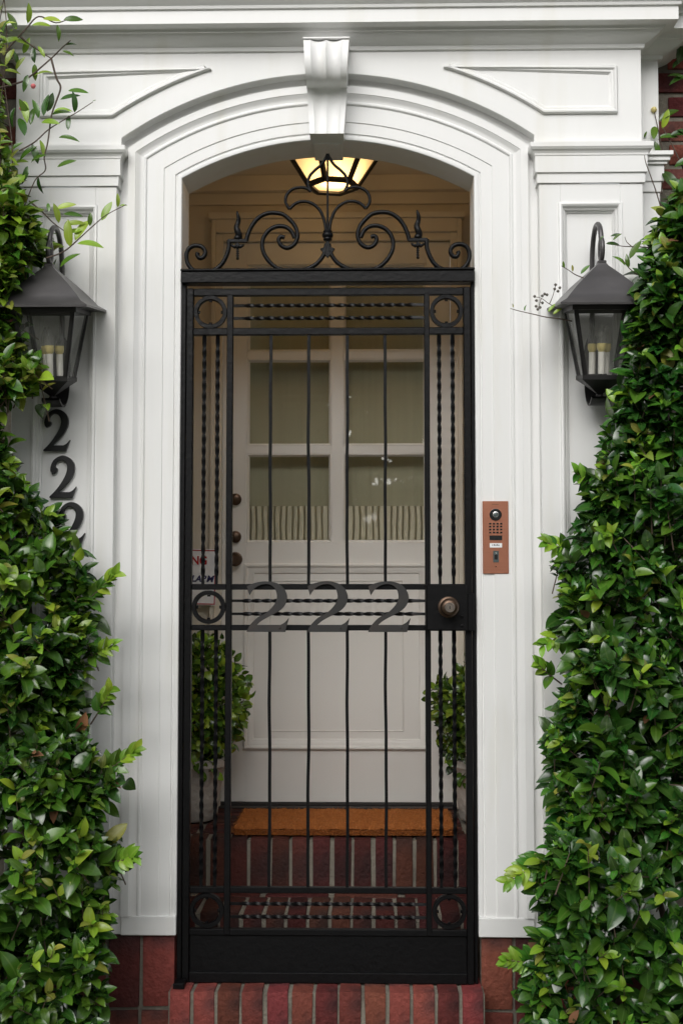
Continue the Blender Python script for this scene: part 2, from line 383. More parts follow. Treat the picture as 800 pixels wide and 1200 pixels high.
# ------------------------------------------------------------------ vestibule behind the gate
ves = empty('vestibule', 'cream painted entrance vestibule behind the iron gate, warm lit at the top', 'vestibule', (0, .6, .3))
CR = M['cream']; VW, VY, VC = .68, 1.07, 2.72
def vpart(name, m, x0, x1, y0, y1, z0, z1, bevel=.001):
    return MB().box(x0, x1, y0 - .6, y1 - .6, z0 - .3, z1 - .3).build(name, m, ves, bevel=bevel)
vpart('side_wall', CR, -VW - .1, -VW, .152, 1.4, -.3, VC); vpart('side_wall', CR, VW, VW + .1, .152, 1.4, -.3, VC)
vpart('ceiling', CR, -VW - .1, VW + .1, .152, 1.4, VC, VC + .08)
# inside face of the front wall, with the arch
pl = [(VW, -.3), (VW, VC), (-VW, VC), (-VW, -.3), (-XI - .002, -.3)]
a = math.asin((XI + .002) / (R0 + .003))
pl += [((R0 + .003) * math.sin(t), CZ + (R0 + .003) * math.cos(t)) for t in np.linspace(-a, a, 40)] + [(XI + .002, -.3)]
MB().prism([(x, z - .3) for x, z in pl], .151 - .6, .165 - .6).build('front_wall', CR, ves)
# back wall round the door
vpart('back_wall', CR, -VW, -.445, VY + .01, VY + .12, .2, VC); vpart('back_wall', CR, .445, VW, VY + .01, VY + .12, .2, VC); vpart('back_wall', CR, -.445, .445, VY + .01, VY + .12, 2.475, VC)
# crown moulding and door casing
for k, (o, za, zb) in enumerate(((.018, 2.615, 2.66), (.05, 2.66, VC))):
    vpart('crown_moulding', CR, -VW, VW, VY + .01 - o, VY + .0095, za, zb - .0005)
for sx in (-1, 1):
    X = lambda a, b: (min(sx * a, sx * b), max(sx * a, sx * b))
    vpart('door_casing', CR, *X(.436, .462), VY - .012, VY + .009, .316, 2.50); vpart('door_casing', CR, *X(.462, .478), VY - .028, VY + .009, .316, 2.55)
    vpart('panel_strip', CR, *X(.60, .615), VY - .004, VY + .009, .316, 2.6)
vpart('door_casing', CR, -.4355, .4355, VY - .012, VY + .009, 2.471, 2.50); vpart('door_casing', CR, -.4615, .4615, VY - .028, VY + .0085, 2.501, 2.552)
vpart('door_casing', CR, -.49, .49, VY - .04, VY + .009, 2.5525, 2.575)

# ------------------------------------------------------------------ front door
DY = VY + .012                           # front face of the door
dr = empty('front_door', 'pale grey front door with six glass panes behind the iron gate', 'door', (0, DY, .318))
def dbox(name, m, x0, x1, y0, y1, z0, z1, parent=None, bevel=.0015):
    return MB().box(x0, x1, y0, y1, z0 - .318, z1 - .318).build(name, m, parent or dr, bevel=bevel)
DM = M['door']
cols = ((-.345, -.018), (.024, .345)); rws = ((2.045, 2.386), (1.680, 2.018), (1.309, 1.652))
dbox('stile', DM, -.436, -.345, 0, .045, .335, 2.47); dbox('stile', DM, .345, .436, 0, .045, .335, 2.47)
dbox('top_rail', DM, -.345, .345, 0, .045, 2.386, 2.47, bevel=0); dbox('lock_rail', DM, -.345, .345, 0, .045, 1.225, 1.309, bevel=0); dbox('bottom_rail', DM, -.345, .345, 0, .045, .335, .535, bevel=0)
dbox('panel', DM, -.345, .345, .010, .04, .535, 1.225, bevel=0)
dbox('muntin', DM, -.018, .024, .004, .044, 1.309, 2.386)
for za, zb in ((2.018, 2.045), (1.652, 1.680)):
    for x0, x1 in cols: dbox('muntin', DM, x0, x1, .005, .044, za, zb)
bead = [(0, 0), (.004, -.002), (.008, .004), (.012, .012)]
for x0, x1 in cols:
    for za, zb in rws:
        p = dbox('pane', M['glass'], x0, x1, .020, .024, za, zb, bevel=0)
        MB().moulding([(x0, za - .318), (x1, za - .318), (x1, zb - .318), (x0, zb - .318)], bead, .006).build('glazing_bead', DM, p, smooth=40)
MB().moulding([(-.352, .530 - .318), (.352, .530 - .318), (.352, 1.232 - .318), (-.352, 1.232 - .318)],
              [(0, 0), (.001, -.010), (.006, -.014), (.012, -.012), (.016, -.005), (.022, -.004), (.030, .002), (.036, .004), (.040, .0095)], 0).build('panel_moulding', DM, dr, smooth=35)
MB().moulding([(-.25, .60 - .318), (.25, .60 - .318), (.25, 1.165 - .318), (-.25, 1.165 - .318)], [(-.004, .0095), (-.001, .007), (.002, .0095)], 0).build('panel_bead', DM, dr, smooth=35)
dbox('bottom_sweep', M['threshold'], -.44, .44, -.004, .05, .3225, .334)
for z, r, out in ((1.476, .020, .022), (1.333, .020, .022), (1.248, .024, .05)):
    kp = [(0, -.001), (r * 1.15, -.001), (r * 1.15, .004), (r * .6, .007), (r * .5, out * .45), (r * .9, out * .6), (r, out * .8), (r * .7, out), (0, out)]
    MB().lathe(kp, (-.385, 0, z - .318), 18, 'Y').build('door_knob' if out > .03 else 'deadbolt', M['brass'], dr, smooth=40)
th = MB().box(-.445, .445, VY - .03, VY + .1, .3155, .322).build('door_threshold', M['threshold'], bevel=.002); tag(th, 'dark strip threshold under the pale grey front door', 'threshold')
# shade and pleated curtain behind the glass
sh = MB().grid([[(x, DY + .085, z) for x in np.linspace(-.36, .36, 3)] for z in (1.29, 2.4)]).build('window_shade', M['shade']); tag(sh, 'olive grey fabric shade behind the front door glass', 'window shade')
rows = []
xs_ = []                                  # flat folds with deep narrow valleys between them
x = -.35
while x < .35:
    wf = random.uniform(.013, .018); xs_ += [(x, .034), (x + wf * .5, .031), (x + wf, .034), (x + wf + .0018, .044), (x + wf + .004, .060), (x + wf + .0064, .044)]; x += wf + .0085
for z in np.linspace(1.298, 1.452, 5):
    rows.append([(a_ + .0015 * math.sin(z * 40 + a_ * 30), DY + y_, z) for a_, y_ in xs_])
cu = MB().grid(rows).build('pleated_curtain', M['curtain'], smooth=50); tag(cu, 'short cream pleated curtain across the bottom of the door glass', 'curtain')

# ------------------------------------------------------------------ alarm sign by the door
sg = empty('alarm_sign', 'white alarm warning sign with red border left of the front door', 'sign', (-.5565, 1.030, 1.180), rot=(0, R(1.2), 0))
box('board', M['sign'], sg, -.105, .105, 0, .004, -.1055, .1055, .0008)
bd = MB()
for x0, x1, z0, z1 in ((-.103, .103, .0985, .1025), (-.103, .103, -.1025, -.0985), (-.103, -.099, -.0985, .0985), (.099, .103, -.0985, .0985)): bd.box(x0, x1, -.0012, -.0002, z0, z1)
bd.build('border', M['red'], sg)
def text(name, body, size, m, parent, x, z, y=-.0012, shear=0., offset=.0, align='RIGHT', sxs=1.):
    cu = bpy.data.curves.new(name, 'FONT'); cu.body = body; cu.size = size; cu.shear = shear; cu.offset = offset; cu.align_x = align; cu.extrude = .0004
    t = bpy.data.objects.new(name, cu); COL.objects.link(t); me = bpy.data.meshes.new_from_object(t.evaluated_get(bpy.context.evaluated_depsgraph_get()))
    bpy.data.objects.remove(t); me.materials.clear(); me.materials.append(m)
    o = link(name, me, parent, (x, y, z), (R(90), 0, 0)); o.scale = (sxs, 1, 1); return o
bpy.context.view_layer.update()
text('lettering', 'WARNING', .044, M['red'], sg, .070, .048, offset=.0012, sxs=.92)
text('lettering', 'ALARM', .033, M['navy'], sg, .094, -.017, shear=.25, offset=.0012)

# ------------------------------------------------------------------ brick steps
def brick_row(parent, meshes, x0, x1, pitch, y, z, ox, oz):
    n = int(round((x1 - x0) / pitch)); p = (x1 - x0) / n
    for i in range(n):
        o = link('brick', random.choice(meshes), parent, (x0 + (i + .5) * p + random.uniform(-.0015, .0015) - ox, y + random.uniform(-.0025, .0025), z - oz + random.uniform(-.0015, .0015)))
        o.rotation_euler = (random.choice((0, math.pi)), 0, random.uniform(-.006, .006))
BR, BD, MO = M['brick'], M['brick_dark'], M['mortar']
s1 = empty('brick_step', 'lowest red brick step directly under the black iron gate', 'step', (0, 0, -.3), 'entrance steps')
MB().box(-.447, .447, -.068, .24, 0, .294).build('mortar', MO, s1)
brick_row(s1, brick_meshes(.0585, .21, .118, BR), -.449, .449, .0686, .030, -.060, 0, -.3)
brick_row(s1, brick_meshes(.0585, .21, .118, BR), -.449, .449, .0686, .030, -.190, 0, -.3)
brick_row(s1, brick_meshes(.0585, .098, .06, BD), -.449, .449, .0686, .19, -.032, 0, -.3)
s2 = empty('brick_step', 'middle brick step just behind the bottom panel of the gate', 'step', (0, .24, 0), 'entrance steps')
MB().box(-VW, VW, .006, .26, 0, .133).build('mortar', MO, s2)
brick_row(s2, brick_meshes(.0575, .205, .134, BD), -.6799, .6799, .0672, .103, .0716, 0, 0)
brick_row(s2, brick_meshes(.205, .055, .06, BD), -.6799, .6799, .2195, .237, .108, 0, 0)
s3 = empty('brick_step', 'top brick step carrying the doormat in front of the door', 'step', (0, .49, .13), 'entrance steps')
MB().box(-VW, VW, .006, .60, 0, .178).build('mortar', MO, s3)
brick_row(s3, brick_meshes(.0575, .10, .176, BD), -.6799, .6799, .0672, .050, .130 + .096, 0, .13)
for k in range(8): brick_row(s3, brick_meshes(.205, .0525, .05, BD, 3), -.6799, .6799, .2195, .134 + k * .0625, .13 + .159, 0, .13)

# ------------------------------------------------------------------ brick base under the surround and brick house walls
for sx, w_ in ((-1, 'left'), (1, 'right')):
    nm = 'brick_plinth'
    bp = empty(nm, f'red brick plinth of upright bricks below the {w_} white jamb', 'plinth', (sx * .69, 0, -.36))
    MB().box(-.247, .247, .012, .15, 0, .490).build('mortar', M['mortar_dark'], bp)
    ms = brick_meshes(.089, .10, .203, BR, 3) + brick_meshes(.089, .10, .203, BD, 2)
    for r_ in range(3):
        for i in range(5):
            o = link('brick', random.choice(ms), bp, (sx * (-.247 + .045 + i * .0995 + .003 * (r_ % 2)), .053 + random.uniform(-.003, .003), .39 - r_ * .213 + random.uniform(-.002, .002)))
            o.rotation_euler = (random.choice((0, math.pi)), 0, random.uniform(-.008, .008))
    hw = empty('brick_wall', f'dark red brick house wall at the {w_} edge behind the climbing shrub', 'wall', (sx * 1.5, .12, -.36))
    MB().box(-.565 if sx < 0 else -.565, .565, .012, .2, 0, 4.6).build('mortar', MO, hw)
    MB().box(-3.5 if sx < 0 else .566, -.566 if sx < 0 else 3.5, .004, .2, 0, 4.6).build('wall_beyond', M['brick_far'], hw)
    ms = brick_meshes(.205, .10, .064, BR, 6)
    for r_ in range(28, 44):
        for i in range(2):
            x = sx * (-.56 + .105 + i * .216 + (.108 if r_ % 2 else 0))
            link('brick', random.choice(ms), hw, (x, .055 + random.uniform(-.003, .003), .04 + r_ * .0755), (0, 0, random.uniform(-.006, .006)))

# ------------------------------------------------------------------ doormat
mt = empty('doormat', 'orange brown coir doormat on the top brick step', 'doormat', (.038, .525, .319))
mw, md, mh = .735, .385, .020
rows = []
for j in range(24):
    rows.append([(-mw / 2 + mw * i / 70, md * j / 23, mh + .0025 * math.sin(i * 1.7 + j * 2.3) * math.sin(i * .9 - j * 1.3) + random.uniform(-.0015, .0015)) for i in range(71)])
m_ = MB().grid(rows); e = [r[0] for r in rows]
m_.box(-mw / 2 + .004, mw / 2 - .004, .004, md - .004, 0, mh - .004); m_.build('coir_pad', M['coir'], mt, smooth=60)
fv, ff = [], []
for k in range(9000):
    if k < 4200: x, y = random.uniform(-mw / 2, mw / 2), random.uniform(-.004, .006); z = random.uniform(.002, mh); d = Vector((random.uniform(-.5, .5), -1, random.uniform(-.3, .7)))
    elif k < 5000: s_ = random.choice((-1, 1)); x, y, z = s_ * mw / 2, random.uniform(0, md), random.uniform(.004, mh); d = Vector((s_, random.uniform(-.5, .5), random.uniform(-.2, .6)))
    else: x, y, z = random.uniform(-mw / 2, mw / 2), random.uniform(0, md), mh - .002; d = Vector((random.uniform(-.8, .8), random.uniform(-.8, .8), 1))
    d.normalize(); p = Vector((x, y, z)); q = p + d * random.uniform(.006, .016); s_ = d.cross(Vector((random.random(), random.random(), random.random()))).normalized() * .0008
    b = len(fv); fv += [tuple(p - s_), tuple(p + s_), tuple(q)]; ff.append((b, b + 1, b + 2))
me = bpy.data.meshes.new('coir_fibres'); me.from_pydata(fv, [], ff); me.materials.append(M['coir_fibre']); o = link('coir_fibres', me, mt); o['kind'] = 'stuff'

# ------------------------------------------------------------------ iron gate
IR = M['iron']
gate = empty('iron_gate', 'black wrought iron security gate with twisted bars and number 222', 'gate', (0, .012, 0))
def gbar(name, x0, x1, z0, z1, y0=-.012, y1=.012, bevel=.0018): return MB().box(x0, x1, y0, y1, z0, z1).build(name, IR, gate, bevel=bevel)
gbar('stile', -.4195, -.400, .0, 2.033, -.014, .014); gbar('stile', .404, .4235, .0, 2.033, -.014, .014)
RL = ((2.011, 2.033), (1.8925, 1.9135), (1.134, 1.151), (1.0145, 1.0305), (.2545, .2715))
IX0, IX1, JX0, JX1 = -.2995, -.2815, .287, .303
for za, zb in RL: gbar('rail', -.3998, .4038, za, zb, -.010, .010)
gbar('inner_stile', IX0, IX1, .135, 2.014, -.0125, .0125); gbar('inner_stile', JX0, JX1, .135, 2.014, -.0125, .0125)
gbar('bottom_panel', -.3998, .4038, .012, .134, -.004, .006)
gbar('bottom_rail', -.3998, .4038, .1342, .152, -.011, .011)
gbar('panel_rib', -.3998, .4038, .0, .029, -.013, .004)
TW = [(-.3675, 1), (-.3275, 1), (.3315, 1), (.3715, 1)]
for x, _ in TW:
    for za, zb in ((1.151, 1.8925), (.2715, 1.0145)):
        MB().twist((x, 0, za), (x, 0, zb), .0045, .13).build('twisted_bar', IR, gate, smooth=35)
for z in (1.9825, 1.944, 1.1015, 1.063, .2225, .185):
    MB().twist((IX1, 0, z), (JX0, 0, z), .0042, .12, .03).build('twisted_bar', IR, gate, smooth=35)
for x in (-.169, -.0555, .0585, .171):
    for za, zb in ((1.151, 1.8925), (.2715, 1.0145)):       # hand-drawn bars, never quite straight
        ph = random.uniform(0, 6); am = random.uniform(.0006, .0016)
        pts = [(x + am * math.sin(ph + t * 7) * math.sin(math.pi * t) + .0006 * math.sin(ph * 3 + t * 19), .0008 * math.sin(ph + t * 5), za + (zb - za) * t) for t in np.linspace(0, 1, 15)]
        MB().tube(pts, .0064, 4).build('bar', IR, gate)
def ring(cx, cz, r):
    m = MB(); rows = []
    for k in range(40):
        a = 2 * math.pi * k / 40; c, s = math.cos(a), math.sin(a)
        rows.append([(cx + c * q, y, cz + s * q) for q, y in ((r, -.009), (r, .009), (r - .0105, .009), (r - .0125, .006), (r - .0125, -.006), (r - .0105, -.009))])
    m.grid(rows, close_u=True, close_v=True)
    for k in range(4):
        a = k * math.pi / 2; m.tube([(cx + math.cos(a) * (r - .013), 0, cz + math.sin(a) * (r - .013)), (cx + math.cos(a) * (r - .018), 0, cz + math.sin(a) * (r - .018))], .005, 8)
    m.build('ring', IR, gate, smooth=40)
for cx in (-.3497, .3535):
    for cz in (1.9624, .2035) + ((1.0828,) if cx < 0 else ()): ring(cx, cz, .0492)
gbar('hinge_socket', -.436, -.404, .0, .016, -.075, -.030)
# lock box with knob
lk = MB().box(.288, .4085, -.040, .030, 1.0145, 1.1495).build('lock_box', IR, gate, bevel=.004)
MB().box(.4086, .430, -.030, .010, 1.0145, 1.1235).build('latch_guard', IR, lk, bevel=.002)
for x, z in ((.392, 1.056), (.392, 1.030)): MB().lathe([(0, .006), (.0035, .005), (.0045, 0)], (x, -.040, z), 10, 'Y').build('rivet', IR, lk, smooth=60)
kb = MB().lathe([(.031, 0), (.031, .004), (.027, .007), (.019, .009), (.017, .024), (.024, .030), (.0265, .038), (.0255, .046), (.020, .0525), (.0145, .054)], (.3535, -.040, 1.0835), 28, 'Y').build('knob', M['brass'], lk, smooth=40)
MB().lathe([(.0148, .0538), (.013, .056), (.0105, .056), (.0095, .0545), (.0085, .0555), (0, .0555)], (.3535, -.040, 1.0835), 24, 'Y').build('lock_cylinder', M['brass_bright'], kb, smooth=40)
MB().box(.3523, .3547, -.0965, -.0952, 1.0785, 1.0885).build('keyhole', M['blackplastic'], kb)
# the big plate numerals
def smooth_poly(p, it=2):
    p = [Vector(q[:2]) for q in p]; sharp = [i for i in range(len(p))]
    return p
def catmull(pts, n=5):
    P = [Vector(q) for q in pts]; out = []
    for i in range(len(P) - 1):
        p0, p1, p2, p3 = P[max(i - 1, 0)], P[i], P[i + 1], P[min(i + 2, len(P) - 1)]
        for k in range(n):
            t = k / n; out.append(.5 * ((2 * p1) + (p2 - p0) * t + (2 * p0 - 5 * p1 + 4 * p2 - p3) * t * t + (3 * p1 - p0 - 3 * p2 + p3) * t ** 3))
    out.append(P[-1]); return out
def two_gate():
    outer = catmull([(33, 62), (62, 49), (100, 41), (140, 42), (175, 54), (198, 77), (208, 105), (204, 131), (190, 154), (165, 174), (130, 192), (98, 210), (76, 228)])
    base = [Vector(q) for q in ((178, 228),)] + catmull([(178, 228), (198, 217), (216, 197)], 4)[1:] + [Vector((201, 258)), Vector((33, 258))]
    inner = catmull([(36, 249), (50, 226), (80, 196), (115, 177), (145, 150), (162, 120), (162, 90), (150, 66), (125, 53), (95, 56), (70, 69), (55, 85), (45, 102)])
    return [((q.x - 124) / 182 * .1235, (258 - q.y) / 216 * .147) for q in outer + base + inner]
T2 = two_gate()
for x in (-.1745, .0035, .1815):
    d = MB().prism([(x + a, z + 1.0105) for a, z in T2], -.0195, -.0125).build('number_plate', M['steel'], gate, bevel=.0006)
    MB().lathe([(0, .002), (.003, .0015), (.0036, 0)], (x + .036, -.0195, 1.0225), 10, 'Y').build('rivet', M['steel'], d, smooth=60)

# fixed frame and scrolled overthrow above the gate
ov = empty('gate_overthrow', 'black wrought iron scroll crest on a fixed bar above the gate', 'ironwork', (0, .012, 2.046))
def obox(name, x0, x1, y0, y1, z0, z1): return MB().box(x0, x1, y0, y1, z0 - 2.046, z1 - 2.046).build(name, IR, ov, bevel=.002)
obox('transom_bar', -.4355, .4355, -.030, .020, 2.046, 2.080); obox('top_lip', -.4365, .4365, -.036, .024, 2.0802, 2.087)
obox('frame_post', -.4355, -.4215, -.010, .022, .0, 2.0458); obox('frame_post', .4255, .4355, -.010, .022, .0, 2.0458)
SX, SZ = .1/39.35, .1/38.7                 # metres per photo pixel in the gate plane
def c7(x, y): return ((300 + x / 4.706) - 383.2) * SX, 2.0845 - ((170 + y / 4.706) - 318.0) * SZ * 1.0 - 2.046
def c8(x, y): return ((205 + x / 5.714) - 383.2) * SX, 2.0845 - ((220 + y / 5.714) - 318.0) * SZ - 2.046
def scroll(name, pts, r=.0062, n=6, taper=False):
    for sx in (-1, 1):
        pp = catmull([(sx * abs(x) if abs(x) > 1e-5 else 0, z) for x, z in pts], n)
        N = len(pp); rr = [r * (1 if not taper else (.78 + .22 * min(1, (N - i) / (N * .35)))) for i in range(N)]
        MB().tube([(q[0], -.002, q[1]) for q in pp], rr, 8).build(name, IR, ov, smooth=50)
scroll('end_scroll', [c8(*q) for q in ((352, 348), (352, 400), (335, 455), (305, 507), (262, 543), (205, 556), (140, 556), (95, 530), (70, 485), (68, 435), (88, 397), (130, 382), (172, 392), (194, 425), (182, 458), (155, 465), (140, 445), (145, 430))], .0068)
up = [c8(*q) for q in ((470, 352), (480, 312), (505, 255), (545, 203), (595, 172), (650, 163), (715, 174))] + [c7(*q) for q in ((180, 408), (213, 450), (225, 500), (207, 545), (170, 565), (135, 552), (120, 522), (132, 502), (152, 508))]
scroll('upper_scroll', up, .0066)
scroll('lower_scroll', [c7(*q) for q in ((384, 545), (372, 600), (335, 650), (275, 683), (200, 692), (125, 682), (68, 640), (33, 580), (32, 520), (62, 470), (110, 446), (155, 448), (190, 472), (208, 510))], .0066)
scroll('fleur', [c7(*q) for q in ((382, 475), (374, 420), (350, 360), (310, 322), (262, 308), (215, 318), (180, 350))], .0048)
scroll('fleur', [c7(*q) for q in ((180, 350), (158, 312), (165, 270), (195, 240), (240, 230), (275, 236), (298, 252))], .0048)
scroll('fleur', [c7(*q) for q in ((298, 252), (282, 215), (290, 170), (320, 135), (355, 105), (380, 68), (391, 45))], .0046)
zc = c7(392, 497)[1]
MB().tube([(0, -.002, zc), (0, -.002, c7(392, 48)[1])], .0034, 8).build('rod', IR, ov, smooth=50)
MB().lathe([(0, -.0165), (.011, -.0165), (.0135, -.012), (.0125, -.008), (.0155, -.005), (.0165, 0), (.0155, .005), (.0125, .008), (.0135, .012), (.011, .0165), (0, .0165)], (0, -.002, zc), 20).build('collar', IR, ov, smooth=40)
sp = [(0, -.150), (-.017, -.118), (-.010, -.122), (-.004, -.112), (-.0035, -.07), (.0035, -.07), (.004, -.112), (.010, -.122), (.017, -.118)]
sp = [(x * 1.15, zc + (z + .07) * .62 - .018) for x, z in ((0, -.152), (-.012, -.128), (-.0195, -.108), (-.0095, -.100), (-.004, -.08), (-.0028, -.05), (.0028, -.05), (.004, -.08), (.0095, -.100), (.0195, -.108), (.012, -.128))]
MB().prism(sp, -.008, .003).build('spade_pendant', IR, ov, bevel=.001)
for sx in (-1, 1):
    x0, zb = c8(412, 350); x0 = sx * abs(x0)
    f = MB().box(x0 - .029, x0 + .029, -.008, .004, zb - .0055, zb + .0045).build('finial_seat', IR, ov, bevel=.001)
    pts, rr = [], []
    for k in range(28):
        t = k / 27; a = t * 2 * math.pi * 1.7; am = .0035 * (1 - .4 * t)
        pts.append((x0 + am * math.sin(a), -.002 + am * math.cos(a), zb + .004 + t * .086)); rr.append(.0098 * (1 - t) ** .6 + .002)
    MB().tube(pts, rr, 8).build('twisted_finial', IR, ov, smooth=60)
    MB().lathe([(0, .012), (.010, .010), (.0115, .004), (.007, .0)], (x0, -.002, zb + .003), 14).build('finial_cup', IR, ov, smooth=40)
    l = MB()
    for k in (-1, 1): l.tube([(x0, -.004, zb - .012), (x0 + k * .009, -.006, zb - .020), (x0 + k * .017, -.006, zb - .015), (x0 + k * .0205, -.005, zb - .012)], [.005, .0055, .004, .001], 8)
    l.lathe([(0, .006), (.0055, .003), (.006, -.003), (.003, -.007)], (x0, -.004, zb - .018), 12)
    l.build('leaf_cross', IR, ov, smooth=60)
    MB().twist((x0, -.002, zb - .004), (x0, -.002, zb - .058), .0032, .028, .004, .002).build('twisted_drop', IR, ov, smooth=40)

# ------------------------------------------------------------------ door intercom on the right jamb
ic = empty('door_intercom', 'copper coloured video door intercom on the right white jamb', 'intercom', (.4938, -.0005, 1.2875))
box('face_plate', M['copper'], ic, -.0378, .0378, -.0045, .006, -.1065, .1065, .001)
fz = lambda y: .1065 - (y - 140) / 682 * .213          # rows measured on the plate
fx = lambda x: -.0378 + (x - 201) / 246 * .0756
cz = fz(268)
cmr = MB().lathe([(.0178, .0046), (.0178, .0062), (.0165, .0066), (.010, .0060), (0, .0060)], (0, 0, cz), 28, 'Y').build('camera_window', M['blackplastic'], ic, smooth=40)
MB().lathe([(.0092, .0062), (.0088, .0082), (.0072, .0086), (.0055, .0070)], (0, 0, cz), 24, 'Y').build('lens_ring', M['silver'], cmr, smooth=40)
MB().lathe([(.0056, .0068), (.003, .0078), (0, .0080)], (0, 0, cz), 18, 'Y').build('lens', M['greyplastic'], cmr, smooth=60)
for y in (353, 380, 408, 436):
    for x in (272, 307, 341, 376): MB().box(fx(x) - .0033, fx(x) + .0033, -.0052, -.0046, fz(y) - .0024, fz(y) + .0024).build('speaker_hole', M['blackplastic'], ic)
MB().box(fx(264), fx(385), -.0056, -.0046, fz(507), fz(464)).build('sensor_window', M['blackplastic'], ic)
nl = MB().box(fx(266), fx(383), -.0058, -.0046, fz(577), fz(536)).build('name_label', M['label_white'], ic)
ink = MB()
for x0, x1, h in ((289, 296, 10), (304, 316, 13), (319, 327, 8), (330, 341, 12), (344, 352, 8), (354, 360, 8)): ink.box(fx(x0), fx(x1), -.0061, -.0059, fz(559), fz(559 - h))
ink.build('label_print', M['ink'], nl)
fp = MB().box(fx(298), fx(352), -.0060, -.0046, fz(716), fz(608)).build('fingerprint_reader', M['greyplastic'], ic, bevel=.0004)
MB().box(fx(309), fx(341), -.0064, -.0061, fz(690), fz(642)).build('finger_pad', M['blackplastic'], fp)
MB().box(fx(319), fx(330), -.0066, -.0061, fz(638), fz(618)).build('reader_light', M['silver'], fp)
MB().lathe([(0, .0050), (.0016, .0049), (.0018, .0046)], (0, 0, fz(757)), 12, 'Y').build('microphone_hole', M['blackplastic'], ic)
MB().box(fx(290), fx(352), -.0049, -.0046, fz(172), fz(168)).build('engraved_mark', M['brass'], ic)

# ------------------------------------------------------------------ wall lanterns
def wall_lantern(x, label):
    L_ = empty('wall_lantern', label, 'lantern', (x, FY + .022, 1.79), 'wall lanterns on the pilasters')
    ZN, BK = M['zinc'], M['bronze_dark']
    # everything on the tilted lantern body turns about this point (y towards the wall is 0)
    yc = -.165; tilt = R(9); Rm = Matrix.Translation((0, yc, .26)) @ Matrix.Rotation(tilt, 4, 'X') @ Matrix.Translation((0, 0, 0))
    def fin(mb, name, m, parent=None, smooth=None, bevel=0.):
        mb.v = [tuple(Rm @ Vector(v)) for v in mb.v]; return mb.build(name, m, parent or L_, smooth=smooth, bevel=bevel)
    # z measured down from the apex
    E, B0, B1, za, zb, zd = .134, .092, .055, -.118, -.318, -.368
    # roof: concave four-sided hat
    prof_r = [(.012, .004), (.016, -.002), (.045, -.028), (.075, -.057), (.100, -.084), (.113, -.100), (E, -.112), (E, -.118), (.08, -.116)]
    rf = MB()
    for k in range(4):
        a = k * math.pi / 2; ca, sa = math.cos(a), math.sin(a); rows = []
        for r, z in prof_r: rows.append([(ca * q - sa * -r, sa * q + ca * -r, z) for q in (-r, -r / 2, 0, r / 2, r)])
        rf.grid(rows)
    roof = fin(rf, 'roof', ZN, smooth=30)
    fin(MB().box(-.012, .012, -.012, .012, .003, .012), 'roof_cap', ZN, roof, bevel=.002)
    # body frame
    fr = MB()
    def ring_(r, z0, z1, t):
        for k in range(4):
            if k % 2 == 0: fr.box(-r, r, (-r if k == 0 else r - t), (-r + t if k == 0 else r), z0, z1)
            else: fr.box((-r if k == 1 else r - t), (-r + t if k == 1 else r), -r + t, r - t, z0, z1)
    ring_(B0 + .003, za - .012, za + .001, .012); ring_(B1 + .003, zb - .004, zb + .008, .010)
    for sx in (-1, 1):
        for sy in (-1, 1):
            for (ux, uy) in ((1, 0), (0, 1)):
                p = lambda r, o, z: (sx * (r - o * ux), sy * (r - o * uy), z)
                t = .012; q = .004
                vs = []
                for r, z in ((B0, za), (B1, zb)):
                    a0 = Vector((sx * r, sy * r, z)); a1 = a0 + Vector((-sx * t * ux, -sy * t * uy, 0)); inn = Vector((-sx * q * uy, -sy * q * ux, 0))
                    vs += [a0, a1, a1 + inn, a0 + inn]
                fr.add(vs, [(0, 1, 5, 4), (1, 2, 6, 5), (2, 3, 7, 6), (3, 0, 4, 7)])
    fin(fr, 'frame', BK)
    for k in range(4):
        a = k * math.pi / 2; ca, sa = math.cos(a), math.sin(a); g_ = MB(); vs = []
        for r, z, q in ((B0 - .004, za - .01, B0 - .008), (B1 - .004, zb + .006, B1 - .008)):
            for t in (-q, q): vs.append((ca * t + sa * r, sa * t - ca * r, z))
        g_.add(vs, [(0, 1, 3, 2)]); fin(g_, 'glass_pane', M['lglass'])
    # bottom funnel and ball
    bt = MB(); rows = []
    for r, z in ((B1 + .003, zb - .004), (B1 * .62, zb - .022), (.010, zb - .042), (.006, zb - .046)): rows.append([(-r, -r, z), (r, -r, z), (r, r, z), (-r, r, z)])
    bt.grid(rows, close_v=True); fun = fin(bt, 'bottom_funnel', BK, smooth=30)
    fin(MB().lathe([(0, .013), (.008, .010), (.0125, .002), (.0125, -.004), (.008, -.010), (0, -.0125)], (0, 0, zb - .055), 16), 'ball_finial', BK, fun, smooth=60)
    fin(MB().box(-B1, B1, -B1, B1, zb - .003, zb + .001), 'floor_plate', BK, fun)
    # candle lights
    for k in range(3):
        a = 2 * math.pi * (k + .25) / 3; cx, cy = .023 * math.cos(a), .023 * math.sin(a)
        cs = fin(MB().lathe([(0, 0), (.0095, 0), (.0095, .062), (0, .062)], (cx, cy, zb + .012), 14), 'candle_sleeve', M['candle'], smooth=40)
        fin(MB().lathe([(.008, 0), (.0125, .006), (.0135, .016), (.0125, .024)], (cx, cy, zb + .074), 16), 'bulb_collar', M['bulb_base'], cs, smooth=50)
        fin(MB().lathe([(.0124, .024), (.0135, .032), (.0115, .048), (.007, .064), (.0025, .076), (0, .078)], (cx, cy, zb + .074), 16), 'bulb', M['bulbglass'], cs, smooth=60)
        fin(MB().tube([(cx * .3, cy * .3, zb + .002), (cx, cy, zb + .012)], .004, 8), 'socket_arm', BK, cs)
    # bracket: back plate, arm over the roof, hanging loop, lower strap
    bpl = MB(); bpl.prism([(.026 * math.cos(t), .085 * math.sin(t) + .01) for t in np.linspace(0, 2 * math.pi, 33)[:-1]], -.010, .0); bk = bpl.build('back_plate', BK, L_, bevel=.002)
    top = .26
